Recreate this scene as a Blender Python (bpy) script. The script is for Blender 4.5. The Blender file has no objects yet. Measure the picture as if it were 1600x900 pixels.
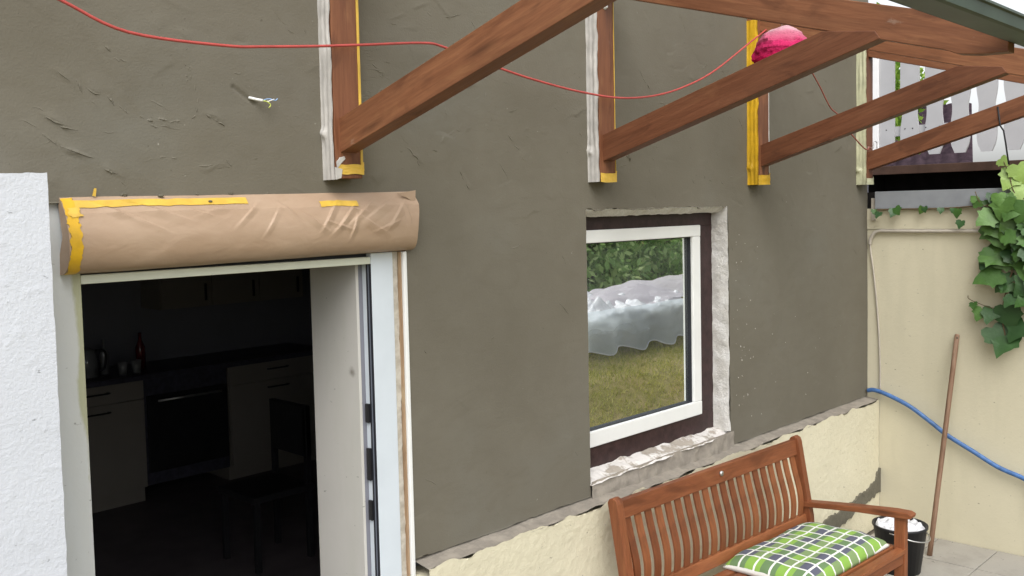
import bpy, bmesh, math, random
import numpy as np
from mathutils import Vector, Matrix
random.seed(7)
rng = np.random.default_rng(11)
S = bpy.context.scene
COL = S.collection
R_ = math.radians

# ------------------------------------------------------------------ camera
# facade = plane Y=0, X along the wall, Z up (0 = eye level), metres
yw, pt, rl = R_(46.13), R_(3.47), R_(-1.28)
fwd = Vector((math.sin(yw)*math.cos(pt), math.cos(yw)*math.cos(pt), -math.sin(pt)))
rgt = Vector((math.cos(yw), -math.sin(yw), 0.0))
upv = rgt.cross(fwd)
r2 = math.cos(rl)*rgt + math.sin(rl)*upv
u2 = -math.sin(rl)*rgt + math.cos(rl)*upv
cd = bpy.data.cameras.new('camera'); cam = bpy.data.objects.new('camera', cd); COL.objects.link(cam)
m = Matrix((r2, u2, -fwd)).transposed().to_4x4()
m.translation = Vector((0, -2.75, 0))
cam.matrix_world = m
cd.sensor_width = 36.0
cd.lens = 36.0*1502/1600
cd.shift_y = -32/1600
cd.clip_start = 0.05
cd.clip_end = 500
S.camera = cam

# ------------------------------------------------------------------ sky, sun, exposure
SUN_EL, SUN_AZ = R_(50), R_(222)          # azimuth clockwise from +Y
w = bpy.data.worlds.new('World'); S.world = w; w.use_nodes = True
nt = w.node_tree
bg = nt.nodes['Background']
sky = nt.nodes.new('ShaderNodeTexSky'); sky.sky_type = 'NISHITA'; sky.sun_disc = False
sky.sun_elevation = SUN_EL; sky.sun_rotation = SUN_AZ
sky.air_density = 1.0; sky.dust_density = 3.0; sky.ozone_density = 1.0
hs = nt.nodes.new('ShaderNodeHueSaturation'); hs.inputs['Saturation'].default_value = 0.16
nt.links.new(sky.outputs[0], hs.inputs['Color']); nt.links.new(hs.outputs[0], bg.inputs['Color'])
bg.inputs['Strength'].default_value = 0.15
sd = bpy.data.lights.new('sun', 'SUN'); sun = bpy.data.objects.new('sun', sd); COL.objects.link(sun)
sd.energy = 1.0; sd.angle = R_(50); sd.color = (1.0, 0.97, 0.93)
sdir = Vector((math.sin(SUN_AZ)*math.cos(SUN_EL), math.cos(SUN_AZ)*math.cos(SUN_EL), math.sin(SUN_EL)))
sun.rotation_euler = sdir.to_track_quat('Z', 'Y').to_euler()
sun.location = (-4, -6, 8)
S.view_settings.view_transform = 'Standard'; S.view_settings.look = 'None'
S.view_settings.gamma = 1.0; S.view_settings.use_curve_mapping = False
S.view_settings.exposure = 0.75

# ------------------------------------------------------------------ helpers
WO = {}                                    # world origin of each object
def tag(o, label=None, cat=None, group=None, kind=None):
    if label: o['label'] = label
    if cat: o['category'] = cat
    if group: o['group'] = group
    if kind: o['kind'] = kind
    return o
def thing(name, label, cat, loc, group=None):
    o = bpy.data.objects.new(name, None); COL.objects.link(o); o.empty_display_size = 0.1
    o.location = loc; WO[o] = np.array(loc, float)
    return tag(o, label, cat, group)
def place(o, origin, parent):
    origin = np.array(origin, float); WO[o] = origin
    if parent is not None:
        o.parent = parent; o.location = origin - WO[parent]
    else: o.location = origin
def mk(name, V, F, mat, parent=None, smooth=False, grain=None, origin=None):
    V = np.asarray(V, float).reshape(-1, 3)
    if origin is None:
        origin = (V.min(0)+V.max(0))/2
        if parent is None: origin[2] = V[:, 2].min()
    me = bpy.data.meshes.new(name)
    if isinstance(F, np.ndarray):
        n = len(F); k = F.shape[1]
        me.vertices.add(len(V)); me.vertices.foreach_set('co', (V-origin).ravel())
        me.loops.add(n*k); me.loops.foreach_set('vertex_index', F.astype(np.int32).ravel())
        me.polygons.add(n); me.polygons.foreach_set('loop_start', np.arange(0, n*k, k, dtype=np.int32))
        me.update(calc_edges=True)
    else:
        me.from_pydata([tuple(v) for v in (V-origin)], [], F)
    if grain is not None:
        a = me.attributes.new('grain', 'FLOAT_VECTOR', 'POINT'); a.data.foreach_set('vector', np.asarray(grain, float).ravel())
    if smooth: me.polygons.foreach_set('use_smooth', np.ones(len(me.polygons), bool))
    me.update()
    o = bpy.data.objects.new(name, me); COL.objects.link(o)
    if mat: me.materials.append(mat)
    place(o, origin, parent)
    return o
def inst(name, src, origin, parent, rot=None, scale=None):
    o = bpy.data.objects.new(name, src.data); COL.objects.link(o); place(o, origin, parent)
    if rot: o.rotation_euler = rot
    if scale: o.scale = scale
    return o
def bm_out(bm):
    bm.verts.ensure_lookup_table()
    for i, v in enumerate(bm.verts): v.index = i
    V = np.array([v.co[:] for v in bm.verts]); F = [[v.index for v in f.verts] for f in bm.faces]
    bm.free(); return V, F
def box_vf(lo, hi, bev=0.0):
    bm = bmesh.new()
    lo = Vector(lo); hi = Vector(hi)
    bmesh.ops.create_cube(bm, size=1.0)
    for v in bm.verts: v.co = Vector((lo[i]+(v.co[i]+.5)*(hi[i]-lo[i]) for i in range(3)))
    if bev > 0: bmesh.ops.bevel(bm, geom=list(bm.edges), offset=bev, segments=2, profile=0.6, affect='EDGES')
    return bm_out(bm)
def box(name, lo, hi, mat, parent=None, bev=0.0, axis=None, origin=None):
    V, F = box_vf(lo, hi, bev)
    g = grain_axis(V, axis) if axis is not None else None
    return mk(name, V, F, mat, parent, grain=g, origin=origin)
def boxes(name, lst, mat, parent=None, bev=0.0, axis=None):
    Vs, Fs, n = [], [], 0
    for lo, hi in lst:
        V, F = box_vf(lo, hi, bev); Vs.append(V); Fs += [[i+n for i in f] for f in F]; n += len(V)
    V = np.concatenate(Vs)
    return mk(name, V, Fs, mat, parent, grain=grain_axis(V, axis) if axis is not None else None)
GO = [0]
def grain_axis(V, d):
    d = np.array(d, float); d /= np.linalg.norm(d)
    a = np.array([0, 0, 1.0]) if abs(d[2]) < .9 else np.array([1.0, 0, 0])
    e1 = np.cross(d, a); e1 /= np.linalg.norm(e1); e2 = np.cross(d, e1)
    GO[0] += 1
    return np.stack([V@d + 3.7*GO[0], V@e1 + 1.3*GO[0], V@e2 + 2.1*GO[0]], 1)
def prism(name, poly, axis, a0, a1, mat, parent=None, bev=0.0, gaxis=None):
    """polygon in the two other axes extruded along axis ('x','y','z') from a0 to a1"""
    def p3(p, a):
        return {'x': (a, p[0], p[1]), 'y': (p[0], a, p[1]), 'z': (p[0], p[1], a)}[axis]
    bm = bmesh.new()
    v0 = [bm.verts.new(p3(p, a0)) for p in poly]; v1 = [bm.verts.new(p3(p, a1)) for p in poly]
    n = len(poly)
    bm.faces.new(v0); bm.faces.new(v1[::-1])
    for i in range(n): bm.faces.new((v0[(i+1) % n], v0[i], v1[i], v1[(i+1) % n]))
    bmesh.ops.recalc_face_normals(bm, faces=list(bm.faces))
    if bev > 0: bmesh.ops.bevel(bm, geom=list(bm.edges), offset=bev, segments=2, profile=0.6, affect='EDGES')
    V, F = bm_out(bm)
    return mk(name, V, F, mat, parent, grain=grain_axis(V, gaxis) if gaxis is not None else None)
def spline(P, n=6):
    P = [np.array(p, float) for p in P]; out = []
    Q = [2*P[0]-P[1]] + P + [2*P[-1]-P[-2]]
    for i in range(1, len(Q)-2):
        p0, p1, p2, p3 = Q[i-1:i+3]
        for k in range(n):
            t = k/n
            out.append(.5*((2*p1)+(p2-p0)*t+(2*p0-5*p1+4*p2-p3)*t*t+(3*p1-p0-3*p2+p3)*t**3))
    out.append(P[-1]); return out
def tube_vf(P, r, n=8, cap=True):
    P = [np.array(p, float) for p in P]; V = []; F = []
    rr = r if hasattr(r, '__len__') else [r]*len(P)
    nrm = None
    for i, p in enumerate(P):
        t = P[min(i+1, len(P)-1)]-P[max(i-1, 0)]; t = t/np.linalg.norm(t)
        if nrm is None:
            a = np.array([0, 0, 1.0]) if abs(t[2]) < .9 else np.array([1.0, 0, 0]); nrm = np.cross(t, a)
        nrm = nrm - t*(nrm@t); nrm /= np.linalg.norm(nrm); b = np.cross(t, nrm)
        for k in range(n):
            q = 2*math.pi*k/n; V.append(p+rr[i]*(math.cos(q)*nrm+math.sin(q)*b))
    for i in range(len(P)-1):
        for k in range(n):
            k2 = (k+1) % n
            F.append([i*n+k, i*n+k2, (i+1)*n+k2, (i+1)*n+k])
    if cap:
        F.append(list(range(n))[::-1]); F.append([(len(P)-1)*n+k for k in range(n)])
    return np.array(V), F
def tube(name, P, r, mat, parent=None, n=8, axis=None, origin=None):
    V, F = tube_vf(P, r, n)
    return mk(name, V, F, mat, parent, smooth=True, grain=grain_axis(V, axis) if axis is not None else None, origin=origin)
def lathe(name, prof, c, mat, parent=None, n=20):
    V = []; F = []
    for (r, z) in prof:
        for k in range(n):
            q = 2*math.pi*k/n; V.append((c[0]+r*math.cos(q), c[1]+r*math.sin(q), c[2]+z))
    for i in range(len(prof)-1):
        for k in range(n):
            k2 = (k+1) % n; F.append([i*n+k, i*n+k2, (i+1)*n+k2, (i+1)*n+k])
    return mk(name, V, F, mat, parent, smooth=True)
def vnoise(U, V_, seed=0):
    """smooth value noise, arrays of coordinates"""
    g = np.random.default_rng(seed).random((64, 64))*2-1
    iu = np.floor(U).astype(int); iv = np.floor(V_).astype(int)
    fu = U-iu; fv = V_-iv; fu = fu*fu*(3-2*fu); fv = fv*fv*(3-2*fv)
    a = g[iu % 64, iv % 64]; b = g[(iu+1) % 64, iv % 64]; c = g[iu % 64, (iv+1) % 64]; d = g[(iu+1) % 64, (iv+1) % 64]
    return (a*(1-fu)+b*fu)*(1-fv)+(c*(1-fu)+d*fu)*fv
def fbm(U, V_, seed=0, oct_=4):
    s = 0; a = 1
    for k in range(oct_):
        s = s + a*vnoise(U*2**k+13.1*k, V_*2**k+7.7*k, seed+k); a *= .5
    return s
def grid_faces(nu, nv, keep=None):
    i, j = np.meshgrid(np.arange(nu-1), np.arange(nv-1), indexing='ij')
    a = (i*nv+j); F = np.stack([a, a+nv, a+nv+1, a+1], -1).reshape(-1, 4)
    return F if keep is None else F[keep.reshape(-1)]
def patch(name, A, B, C_, D_, nu, nv, amp, freq, mat, parent, seed=0, edge=0.0, direction=None):
    """bilinear patch A-B (u), D-C, displaced along its normal by noise; edge: ragged in-plane rim at v=1"""
    A, B, C_, D_ = [np.array(p, float) for p in (A, B, C_, D_)]
    u, v = np.meshgrid(np.linspace(0, 1, nu), np.linspace(0, 1, nv), indexing='ij')
    lu = np.linalg.norm(B-A); lv = np.linalg.norm(D_-A)
    vv = v
    if edge > 0:
        vv = v*(1+edge/lv*fbm(u*lu*freq*.5, u*0+seed, seed+5, 4))
    P = (A*((1-u)*(1-vv))[..., None]+B*(u*(1-vv))[..., None]+C_*(u*vv)[..., None]+D_*((1-u)*vv)[..., None])
    N = np.cross(B-A, D_-A); N /= np.linalg.norm(N)
    if direction is not None and N@np.array(direction) < 0: N = -N
    P = P + N*(amp*fbm(u*lu*freq, vv*lv*freq, seed, 4))[..., None]
    return mk(name, P.reshape(-1, 3), grid_faces(nu, nv), mat, parent, smooth=True)

# ------------------------------------------------------------------ materials
def newmat(name):
    mt = bpy.data.materials.new(name); mt.use_nodes = True
    t = mt.node_tree; b = t.nodes['Principled BSDF']; return mt, t, b
def N(t, typ, **kw):
    n = t.nodes.new(typ)
    for k, v in kw.items():
        if k in n.inputs.keys(): n.inputs[k].default_value = v
        else: setattr(n, k, v)
    return n
def coords(t, kind='Object', scale=(1, 1, 1), attr=None, rot=(0, 0, 0)):
    if attr: tc = N(t, 'ShaderNodeAttribute'); tc.attribute_name = attr; out = tc.outputs['Vector']
    elif kind == 'World': tc = N(t, 'ShaderNodeNewGeometry'); out = tc.outputs['Position']
    else: tc = N(t, 'ShaderNodeTexCoord'); out = tc.outputs[kind]
    mp = N(t, 'ShaderNodeMapping'); mp.inputs['Scale'].default_value = scale; mp.inputs['Rotation'].default_value = rot
    t.links.new(out, mp.inputs['Vector']); return mp.outputs[0]
def noise(t, vec, scale, detail=4, rough=.55, dist=0.0):
    n = N(t, 'ShaderNodeTexNoise'); n.inputs['Scale'].default_value = scale; n.inputs['Detail'].default_value = detail
    n.inputs['Roughness'].default_value = rough; n.inputs['Distortion'].default_value = dist
    t.links.new(vec, n.inputs['Vector']); return n.outputs['Fac']
def ramp(t, fac, stops):
    r = N(t, 'ShaderNodeValToRGB'); el = r.color_ramp.elements
    while len(el) < len(stops): el.new(0.5)
    for e, (p, c) in zip(el, stops): e.position = p; e.color = (c[0], c[1], c[2], 1) if hasattr(c, '__len__') else (c, c, c, 1)
    t.links.new(fac, r.inputs[0]); return r.outputs[0]
def mixc(t, fac, a, b, mode='MIX'):
    n = N(t, 'ShaderNodeMix', data_type='RGBA', blend_type=mode)
    for sock, val in ((n.inputs[0], fac), (n.inputs[6], a), (n.inputs[7], b)):
        if isinstance(val, bpy.types.NodeSocket): t.links.new(val, sock)
        elif hasattr(val, '__len__'): sock.default_value = (val[0], val[1], val[2], 1)
        else: sock.default_value = val
    return n.outputs[2]
def bump(t, b, h, dist=.002, strength=1.0, prev=None):
    n = N(t, 'ShaderNodeBump'); n.inputs['Distance'].default_value = dist; n.inputs['Strength'].default_value = strength
    t.links.new(h, n.inputs['Height'])
    if prev: t.links.new(prev, n.inputs['Normal'])
    t.links.new(n.outputs[0], b.inputs['Normal']); return n.outputs[0]
def L(c): return tuple(((x/255)/12.92 if x/255 <= .04045 else ((x/255+.055)/1.055)**2.4) for x in c)
def simple(name, col, rough=.6, var=.15, vs=12, bmp=0.0, bs=80, spec=.3, metal=0.0, kind='World'):
    mt, t, b = newmat(name)
    v = coords(t, kind); f = noise(t, v, vs)
    c1 = tuple(x*(1-var) for x in col); c2 = tuple(min(1, x*(1+var)) for x in col)
    t.links.new(ramp(t, f, [(.3, c1), (.7, c2)]), b.inputs['Base Color'])
    b.inputs['Roughness'].default_value = rough; b.inputs['Specular IOR Level'].default_value = spec; b.inputs['Metallic'].default_value = metal
    if bmp > 0: bump(t, b, noise(t, v, bs, 5), bmp)
    return mt
def wood(name, dark, mid, light, rough=.42, fine=1.0, white=0.0):
    mt, t, b = newmat(name)
    v = coords(t, attr='grain', scale=(2.2, 26*fine, 26*fine)); v2 = coords(t, attr='grain', scale=(.9, 5, 5)); v3 = coords(t, attr='grain', scale=(9, 160, 160))
    n1 = noise(t, v, 1.6, 6, .6, .8); n2 = noise(t, v2, 1.5, 3, .5, .4); n3 = noise(t, v3, 1.0, 3)
    c = ramp(t, n1, [(.15, dark), (.5, mid), (.9, light)])
    c = mixc(t, ramp(t, n2, [(.42, 0.0), (.75, .6)]), c, tuple(x*.62 for x in mid))
    c = mixc(t, ramp(t, n3, [(.35, .25), (.6, 0.0)]), c, tuple(x*.6 for x in dark))
    n5 = noise(t, coords(t, attr='grain', scale=(3.5, 11, 11)), 1.0, 4, .6, .6)
    c = mixc(t, ramp(t, n5, [(.34, .6), (.46, 0.0)]), c, tuple(x*.7 for x in dark)); c = mixc(t, ramp(t, n5, [(.58, 0.0), (.74, .4)]), c, tuple(x*q for x, q in zip(light, (1.05, 1.2, 1.15))))
    vk = N(t, 'ShaderNodeTexVoronoi'); vk.inputs['Scale'].default_value = 1.0
    t.links.new(coords(t, attr='grain', scale=(1.7, 9, 9)), vk.inputs['Vector'])
    c = mixc(t, ramp(t, vk.outputs['Distance'], [(.03, .7), (.16, 0.0)]), c, tuple(x*.4 for x in dark))
    if white > 0:
        wv = noise(t, coords(t, attr='grain', scale=(7, 12, 12)), 1.0, 6, .7)
        c = mixc(t, ramp(t, wv, [(.66, 0.0), (.78, white)]), c, L((190, 180, 168)))
    oi = N(t, 'ShaderNodeObjectInfo'); c = mixc(t, 1.0, c, ramp(t, oi.outputs['Random'], [(0.0, (.80, .76, .74)), (.5, (1.0, 1.0, 1.0)), (1.0, (1.22, 1.28, 1.22))]), 'MULTIPLY')
    t.links.new(c, b.inputs['Base Color'])
    t.links.new(ramp(t, n1, [(.3, rough*.85), (.7, rough*1.25)]), b.inputs['Roughness'])
    b.inputs['Specular IOR Level'].default_value = .35
    bump(t, b, n3, .0006); return mt

def mat_plaster():
    mt, t, b = newmat('grey_render')
    v = coords(t, 'World')
    big = noise(t, v, 1.3, 4, .55); mid = noise(t, v, 6, 5, .6, .5); fine = noise(t, coords(t, 'World', (70, 70, 110)), 1.0, 3); swp = noise(t, coords(t, 'World', (3.5, 3.5, 8), rot=(0, .55, 0)), 1.3, 7, .68, 1.2)
    c = ramp(t, big, [(.3, (.140, .127, .098)), (.55, (.161, .148, .117)), (.75, (.166, .158, .131))])
    c = mixc(t, ramp(t, mid, [(.3, .35), (.7, 0.0)]), c, (.135, .122, .094))
    c = mixc(t, ramp(t, swp, [(.36, .4), (.5, 0.0)]), c, (.138, .125, .095)); c = mixc(t, ramp(t, swp, [(.58, 0.0), (.74, .35)]), c, (.185, .174, .141))
    sp = noise(t, v, 55, 2, .5)
    c = mixc(t, ramp(t, sp, [(.73, 0.0), (.78, .5)]), c, (.06, .052, .04))
    # light splashes
    sw = noise(t, v, 38, 3, .6)
    msk = noise(t, v, 1.1, 2)
    lm = mixc(t, 1.0, ramp(t, sw, [(.70, 0.0), (.74, .6)]), ramp(t, msk, [(.52, 0.0), (.62, 1.0)]), 'MULTIPLY')
    c = mixc(t, lm, c, (.4, .38, .33))
    t.links.new(c, b.inputs['Base Color']); b.inputs['Roughness'].default_value = .85; b.inputs['Specular IOR Level'].default_value = .2
    p = bump(t, b, fine, .0006)
    bump(t, b, noise(t, v, 160, 4), .0009, prev=p); return mt
def mat_cream(name, col, stain, rough=.85, bs=70, bd=.0015, streak=True):
    mt, t, b = newmat(name)
    v = coords(t, 'World')
    n1 = noise(t, v, 1.6, 5, .6); n2 = noise(t, coords(t, 'World', (3, 3, .6)), 1.6, 5, .6)
    c = ramp(t, n1, [(.3, tuple(x*.9 for x in col)), (.65, col)])
    c = mixc(t, ramp(t, n2, [(.5, 0.0), (.75, .5 if streak else .2)]), c, stain)
    sp = noise(t, coords(t, 'World', (1, 1, 1.8)), 34, 3, .6); c = mixc(t, ramp(t, sp, [(.69, 0.0), (.74, .7)]), c, tuple(x*.35 for x in stain))
    t.links.new(c, b.inputs['Base Color']); b.inputs['Roughness'].default_value = rough; b.inputs['Specular IOR Level'].default_value = .2
    bump(t, b, noise(t, v, bs, 4, .6), bd); return mt
def mat_patchy(name, a, b_, scale=6, lo=.48, hi=.54, bd=.003):
    mt, t, b = newmat(name)
    v = coords(t, 'World'); f = noise(t, v, scale, 6, .65)
    f2 = noise(t, v, 40, 4)
    c1 = mixc(t, f2, tuple(x*.75 for x in a), a); c2 = mixc(t, f2, tuple(x*.85 for x in b_), b_)
    t.links.new(mixc(t, ramp(t, f, [(lo, 0.0), (hi, 1.0)]), c1, c2), b.inputs['Base Color'])
    b.inputs['Roughness'].default_value = .9; b.inputs['Specular IOR Level'].default_value = .15
    bump(t, b, noise(t, v, 90, 5, .65), bd); return mt
def mat_paper():
    mt, t, b = newmat('brown_kraft_paper')
    v = coords(t, 'World', (1, 3, 3)); n1 = noise(t, v, 5, 5, .6)
    t.links.new(ramp(t, n1, [(.3, (.36, .25, .168)), (.7, (.42, .305, .215))]), b.inputs['Base Color'])
    b.inputs['Roughness'].default_value = .5; b.inputs['Specular IOR Level'].default_value = .45
    p = bump(t, b, noise(t, coords(t, 'World', (9, 9, 14), rot=(0, .6, 0)), 1.2, 3, .5, .6), .0035)
    bump(t, b, noise(t, v, 300, 2), .0002, prev=p); return mt
def mat_tape(name, col, rough=.38):
    mt, t, b = newmat(name)
    v = coords(t, 'World'); n1 = noise(t, v, 14, 4)
    t.links.new(ramp(t, n1, [(.3, tuple(x*.68 for x in col)), (.7, col)]), b.inputs['Base Color'])
    b.inputs['Roughness'].default_value = rough
    bump(t, b, noise(t, coords(t, 'World', (30, 30, 9)), 1.0, 3, .5, .3), .0016); return mt
def mat_leaf(name, a, b_, rough=.42):
    mt, t, b = newmat(name)
    oi = N(t, 'ShaderNodeObjectInfo'); v = coords(t, 'World'); n1 = noise(t, v, 9, 4)
    c = mixc(t, oi.outputs['Random'], a, b_)
    c = mixc(t, ramp(t, n1, [(.35, .5), (.7, 0.0)]), c, tuple(x*.55 for x in a))
    t.links.new(c, b.inputs['Base Color']); b.inputs['Roughness'].default_value = rough; b.inputs['Specular IOR Level'].default_value = .4
    bump(t, b, noise(t, v, 60, 3), .002); return mt
def mat_foliage(name, cols):
    mt, t, b = newmat(name)
    g = N(t, 'ShaderNodeNewGeometry'); f = noise(t, coords(t, 'World'), 1.8, 3)
    c = ramp(t, g.outputs['Random Per Island'], [(0.05, cols[0]), (.5, cols[1]), (.95, cols[2])])
    c = mixc(t, ramp(t, f, [(.4, .5), (.65, 0.0)]), c, cols[0])
    d = N(t, 'ShaderNodeBsdfTranslucent'); t.links.new(c, d.inputs['Color']); t.links.new(c, b.inputs['Base Color'])
    b.inputs['Roughness'].default_value = .6
    mx = N(t, 'ShaderNodeMixShader'); mx.inputs[0].default_value = .55
    t.links.new(b.outputs[0], mx.inputs[1]); t.links.new(d.outputs[0], mx.inputs[2])
    t.links.new(mx.outputs[0], t.nodes['Material Output'].inputs['Surface']); return mt
def mat_pane():
    mt, t, b = newmat('coated_window_glass'); t.nodes.remove(b)
    gl = N(t, 'ShaderNodeBsdfGlossy'); gl.inputs['Roughness'].default_value = .006; gl.inputs['Color'].default_value = (.93, .97, .95, 1)
    tr = N(t, 'ShaderNodeBsdfTransparent'); tr.inputs['Color'].default_value = (.5, .55, .54, 1)
    n = N(t, 'ShaderNodeBump'); n.inputs['Distance'].default_value = .002; n.inputs['Strength'].default_value = .2
    t.links.new(noise(t, coords(t, 'World', (1, 1, 1)), 4, 1), n.inputs['Height']); t.links.new(n.outputs[0], gl.inputs['Normal'])
    mx = N(t, 'ShaderNodeMixShader'); mx.inputs[0].default_value = .9
    t.links.new(tr.outputs[0], mx.inputs[1]); t.links.new(gl.outputs[0], mx.inputs[2])
    df_ = N(t, 'ShaderNodeBsdfDiffuse'); df_.inputs['Color'].default_value = (.8, .85, .84, 1); m3 = N(t, 'ShaderNodeMixShader')
    t.links.new(ramp(t, noise(t, coords(t, 'World'), 5, 4), [(.3, .02), (.7, .06)]), m3.inputs[0]); t.links.new(mx.outputs[0], m3.inputs[1]); t.links.new(df_.outputs[0], m3.inputs[2])
    t.links.new(m3.outputs[0], t.nodes['Material Output'].inputs['Surface']); return mt
def mat_film(name, col, alpha, rough=.25, trans=.45):
    mt, t, b = newmat(name)
    b.inputs['Base Color'].default_value = (*col, 1); b.inputs['Roughness'].default_value = rough
    b.inputs['Alpha'].default_value = alpha; b.inputs['Specular IOR Level'].default_value = .6
    bump(t, b, noise(t, coords(t, 'World'), 9, 5, .6, 1.5), .02)
    tl = N(t, 'ShaderNodeBsdfTranslucent'); tl.inputs['Color'].default_value = (*[min(1, x*1.1) for x in col], 1)
    tp_ = N(t, 'ShaderNodeBsdfTransparent'); m1 = N(t, 'ShaderNodeMixShader'); m1.inputs[0].default_value = alpha
    t.links.new(tp_.outputs[0], m1.inputs[1]); t.links.new(tl.outputs[0], m1.inputs[2])
    m2 = N(t, 'ShaderNodeMixShader'); m2.inputs[0].default_value = trans
    t.links.new(b.outputs[0], m2.inputs[1]); t.links.new(m1.outputs[0], m2.inputs[2])
    t.links.new(m2.outputs[0], t.nodes['Material Output'].inputs['Surface']); return mt
def mat_plaid():
    mt, t, b = newmat('plaid_cotton')
    tc = N(t, 'ShaderNodeTexCoord'); sx = N(t, 'ShaderNodeSeparateXYZ'); t.links.new(tc.outputs['Object'], sx.inputs[0])
    def stripe(sock, period, ph, wdt):
        a = N(t, 'ShaderNodeMath', operation='MULTIPLY_ADD'); t.links.new(sock, a.inputs[0]); a.inputs[1].default_value = 1/period; a.inputs[2].default_value = ph+50
        fr = N(t, 'ShaderNodeMath', operation='FRACT'); t.links.new(a.outputs[0], fr.inputs[0])
        lt = N(t, 'ShaderNodeMath', operation='LESS_THAN'); t.links.new(fr.outputs[0], lt.inputs[0]); lt.inputs[1].default_value = wdt; return lt.outputs[0]
    c = mixc(t, stripe(sx.outputs[0], .16, 0, .5), (.16, .33, .04), (.10, .10, .14))
    c2 = mixc(t, stripe(sx.outputs[1], .16, .2, .5), (.30, .48, .10), (.10, .11, .15))
    c = mixc(t, .5, c, c2)
    for k, s in ((0, .08), (1, .08)):
        c = mixc(t, stripe(sx.outputs[k], s, .07, .13), c, (.75, .76, .72))
    t.links.new(c, b.inputs['Base Color']); b.inputs['Roughness'].default_value = .9
    bump(t, b, noise(t, tc.outputs['Object'], 400, 2), .0004); return mt
def mat_lantern():
    mt, t, b = newmat('pink_ombre_paper')
    tc = N(t, 'ShaderNodeTexCoord'); sx = N(t, 'ShaderNodeSeparateXYZ'); t.links.new(tc.outputs['Object'], sx.inputs[0])
    mr = N(t, 'ShaderNodeMapRange'); mr.inputs['From Min'].default_value = -.06; mr.inputs['From Max'].default_value = .135; t.links.new(sx.outputs[2], mr.inputs['Value'])
    nz = noise(t, tc.outputs['Object'], 18, 4)
    ad = N(t, 'ShaderNodeMath', operation='MULTIPLY_ADD'); t.links.new(nz, ad.inputs[0]); ad.inputs[1].default_value = .22; t.links.new(mr.outputs[0], ad.inputs[2])
    c = ramp(t, ad.outputs[0], [(.25, (.42, .007, .06)), (.66, (.50, .03, .12)), (.92, (.52, .17, .24)), (1.0, (.56, .33, .37))])
    t.links.new(c, b.inputs['Base Color']); b.inputs['Roughness'].default_value = .95; b.inputs['Specular IOR Level'].default_value = .1
    bump(t, b, noise(t, tc.outputs['Object'], 45, 5, .65), .012); return mt
def mat_tiles():
    mt, t, b = newmat('roof_tile_clay')
    v = coords(t, 'World'); n1 = noise(t, v, 8, 3)
    t.links.new(ramp(t, n1, [(.3, (.022, .014, .020)), (.7, (.06, .04, .05))]), b.inputs['Base Color']); b.inputs['Roughness'].default_value = .85; b.inputs['Specular IOR Level'].default_value = .1; return mt

MP = mat_plaster()
M_white = mat_cream('white_roughcast', (.60, .63, .69), (.57, .60, .65), .8, 100, .0020, False)
M_cream = mat_cream('cream_painted_wall', (.62, .575, .43), (.48, .45, .33), .8, 55, .0012)
M_plinth = mat_cream('cream_rough_plinth', (.68, .635, .475), (.58, .54, .40), .9, 110, .003, False)
M_ledge = mat_patchy('broken_mortar', (.29, .26, .22), (.34, .305, .255), 9, .45, .58, .0015)
M_sill = mat_patchy('mortar_with_old_paint', (.42, .375, .32), (.70, .67, .64), 8, .44, .50)
M_reveal = mat_patchy('old_white_paint_reveal', (.68, .66, .62), (.78, .77, .75), 9, .4, .6, .006)
M_bead = mat_patchy('beige_filler', (.50, .46, .39), (.60, .57, .50), 20, .4, .6, .002)
M_darkmortar = simple('fresh_grey_mortar', (.135, .125, .095), .9, .15, 20, .004, 60)
M_wood = wood('stained_timber', (.125, .046, .023), (.205, .081, .039), (.285, .122, .058), .48, white=.3)
M_bench = wood('oiled_hardwood', (.155, .050, .021), (.245, .082, .033), (.32, .115, .048), .45, 1.2)
M_pole = wood('weathered_ash', (.16, .09, .055), (.27, .16, .10), (.42, .31, .23), .6, 1.0, .5)
M_trimwood = wood('bare_wood_bead', (.26, .16, .09), (.42, .28, .17), (.55, .42, .28), .6)
M_brownbeam = simple('dark_brown_board', (.10, .058, .042), .6, .25, 9, .001)
M_paper = mat_paper()
M_ytape = mat_tape('yellow_masking_tape', (.76, .49, .075))
M_ytape2 = mat_tape('ochre_masking_tape', (.74, .44, .02))
M_wtape = mat_tape('white_masking_tape', (.62, .60, .57), .45)
M_ctape = mat_tape('pale_green_masking_tape', (.60, .60, .40), .45)
M_upvc = simple('white_window_plastic', (.80, .81, .80), .32, .03, 8, 0, spec=.5)
M_dframe = simple('white_door_plastic', (.60, .66, .72), .35, .04, 6, 0, spec=.5)
M_dtop = simple('greenish_white_door_plastic', (.60, .63, .54), .4, .06, 6, 0, spec=.5)
M_jamb = mat_cream('painted_jamb', (.58, .60, .60), (.5, .5, .46), .6, 30, .0008)
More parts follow.
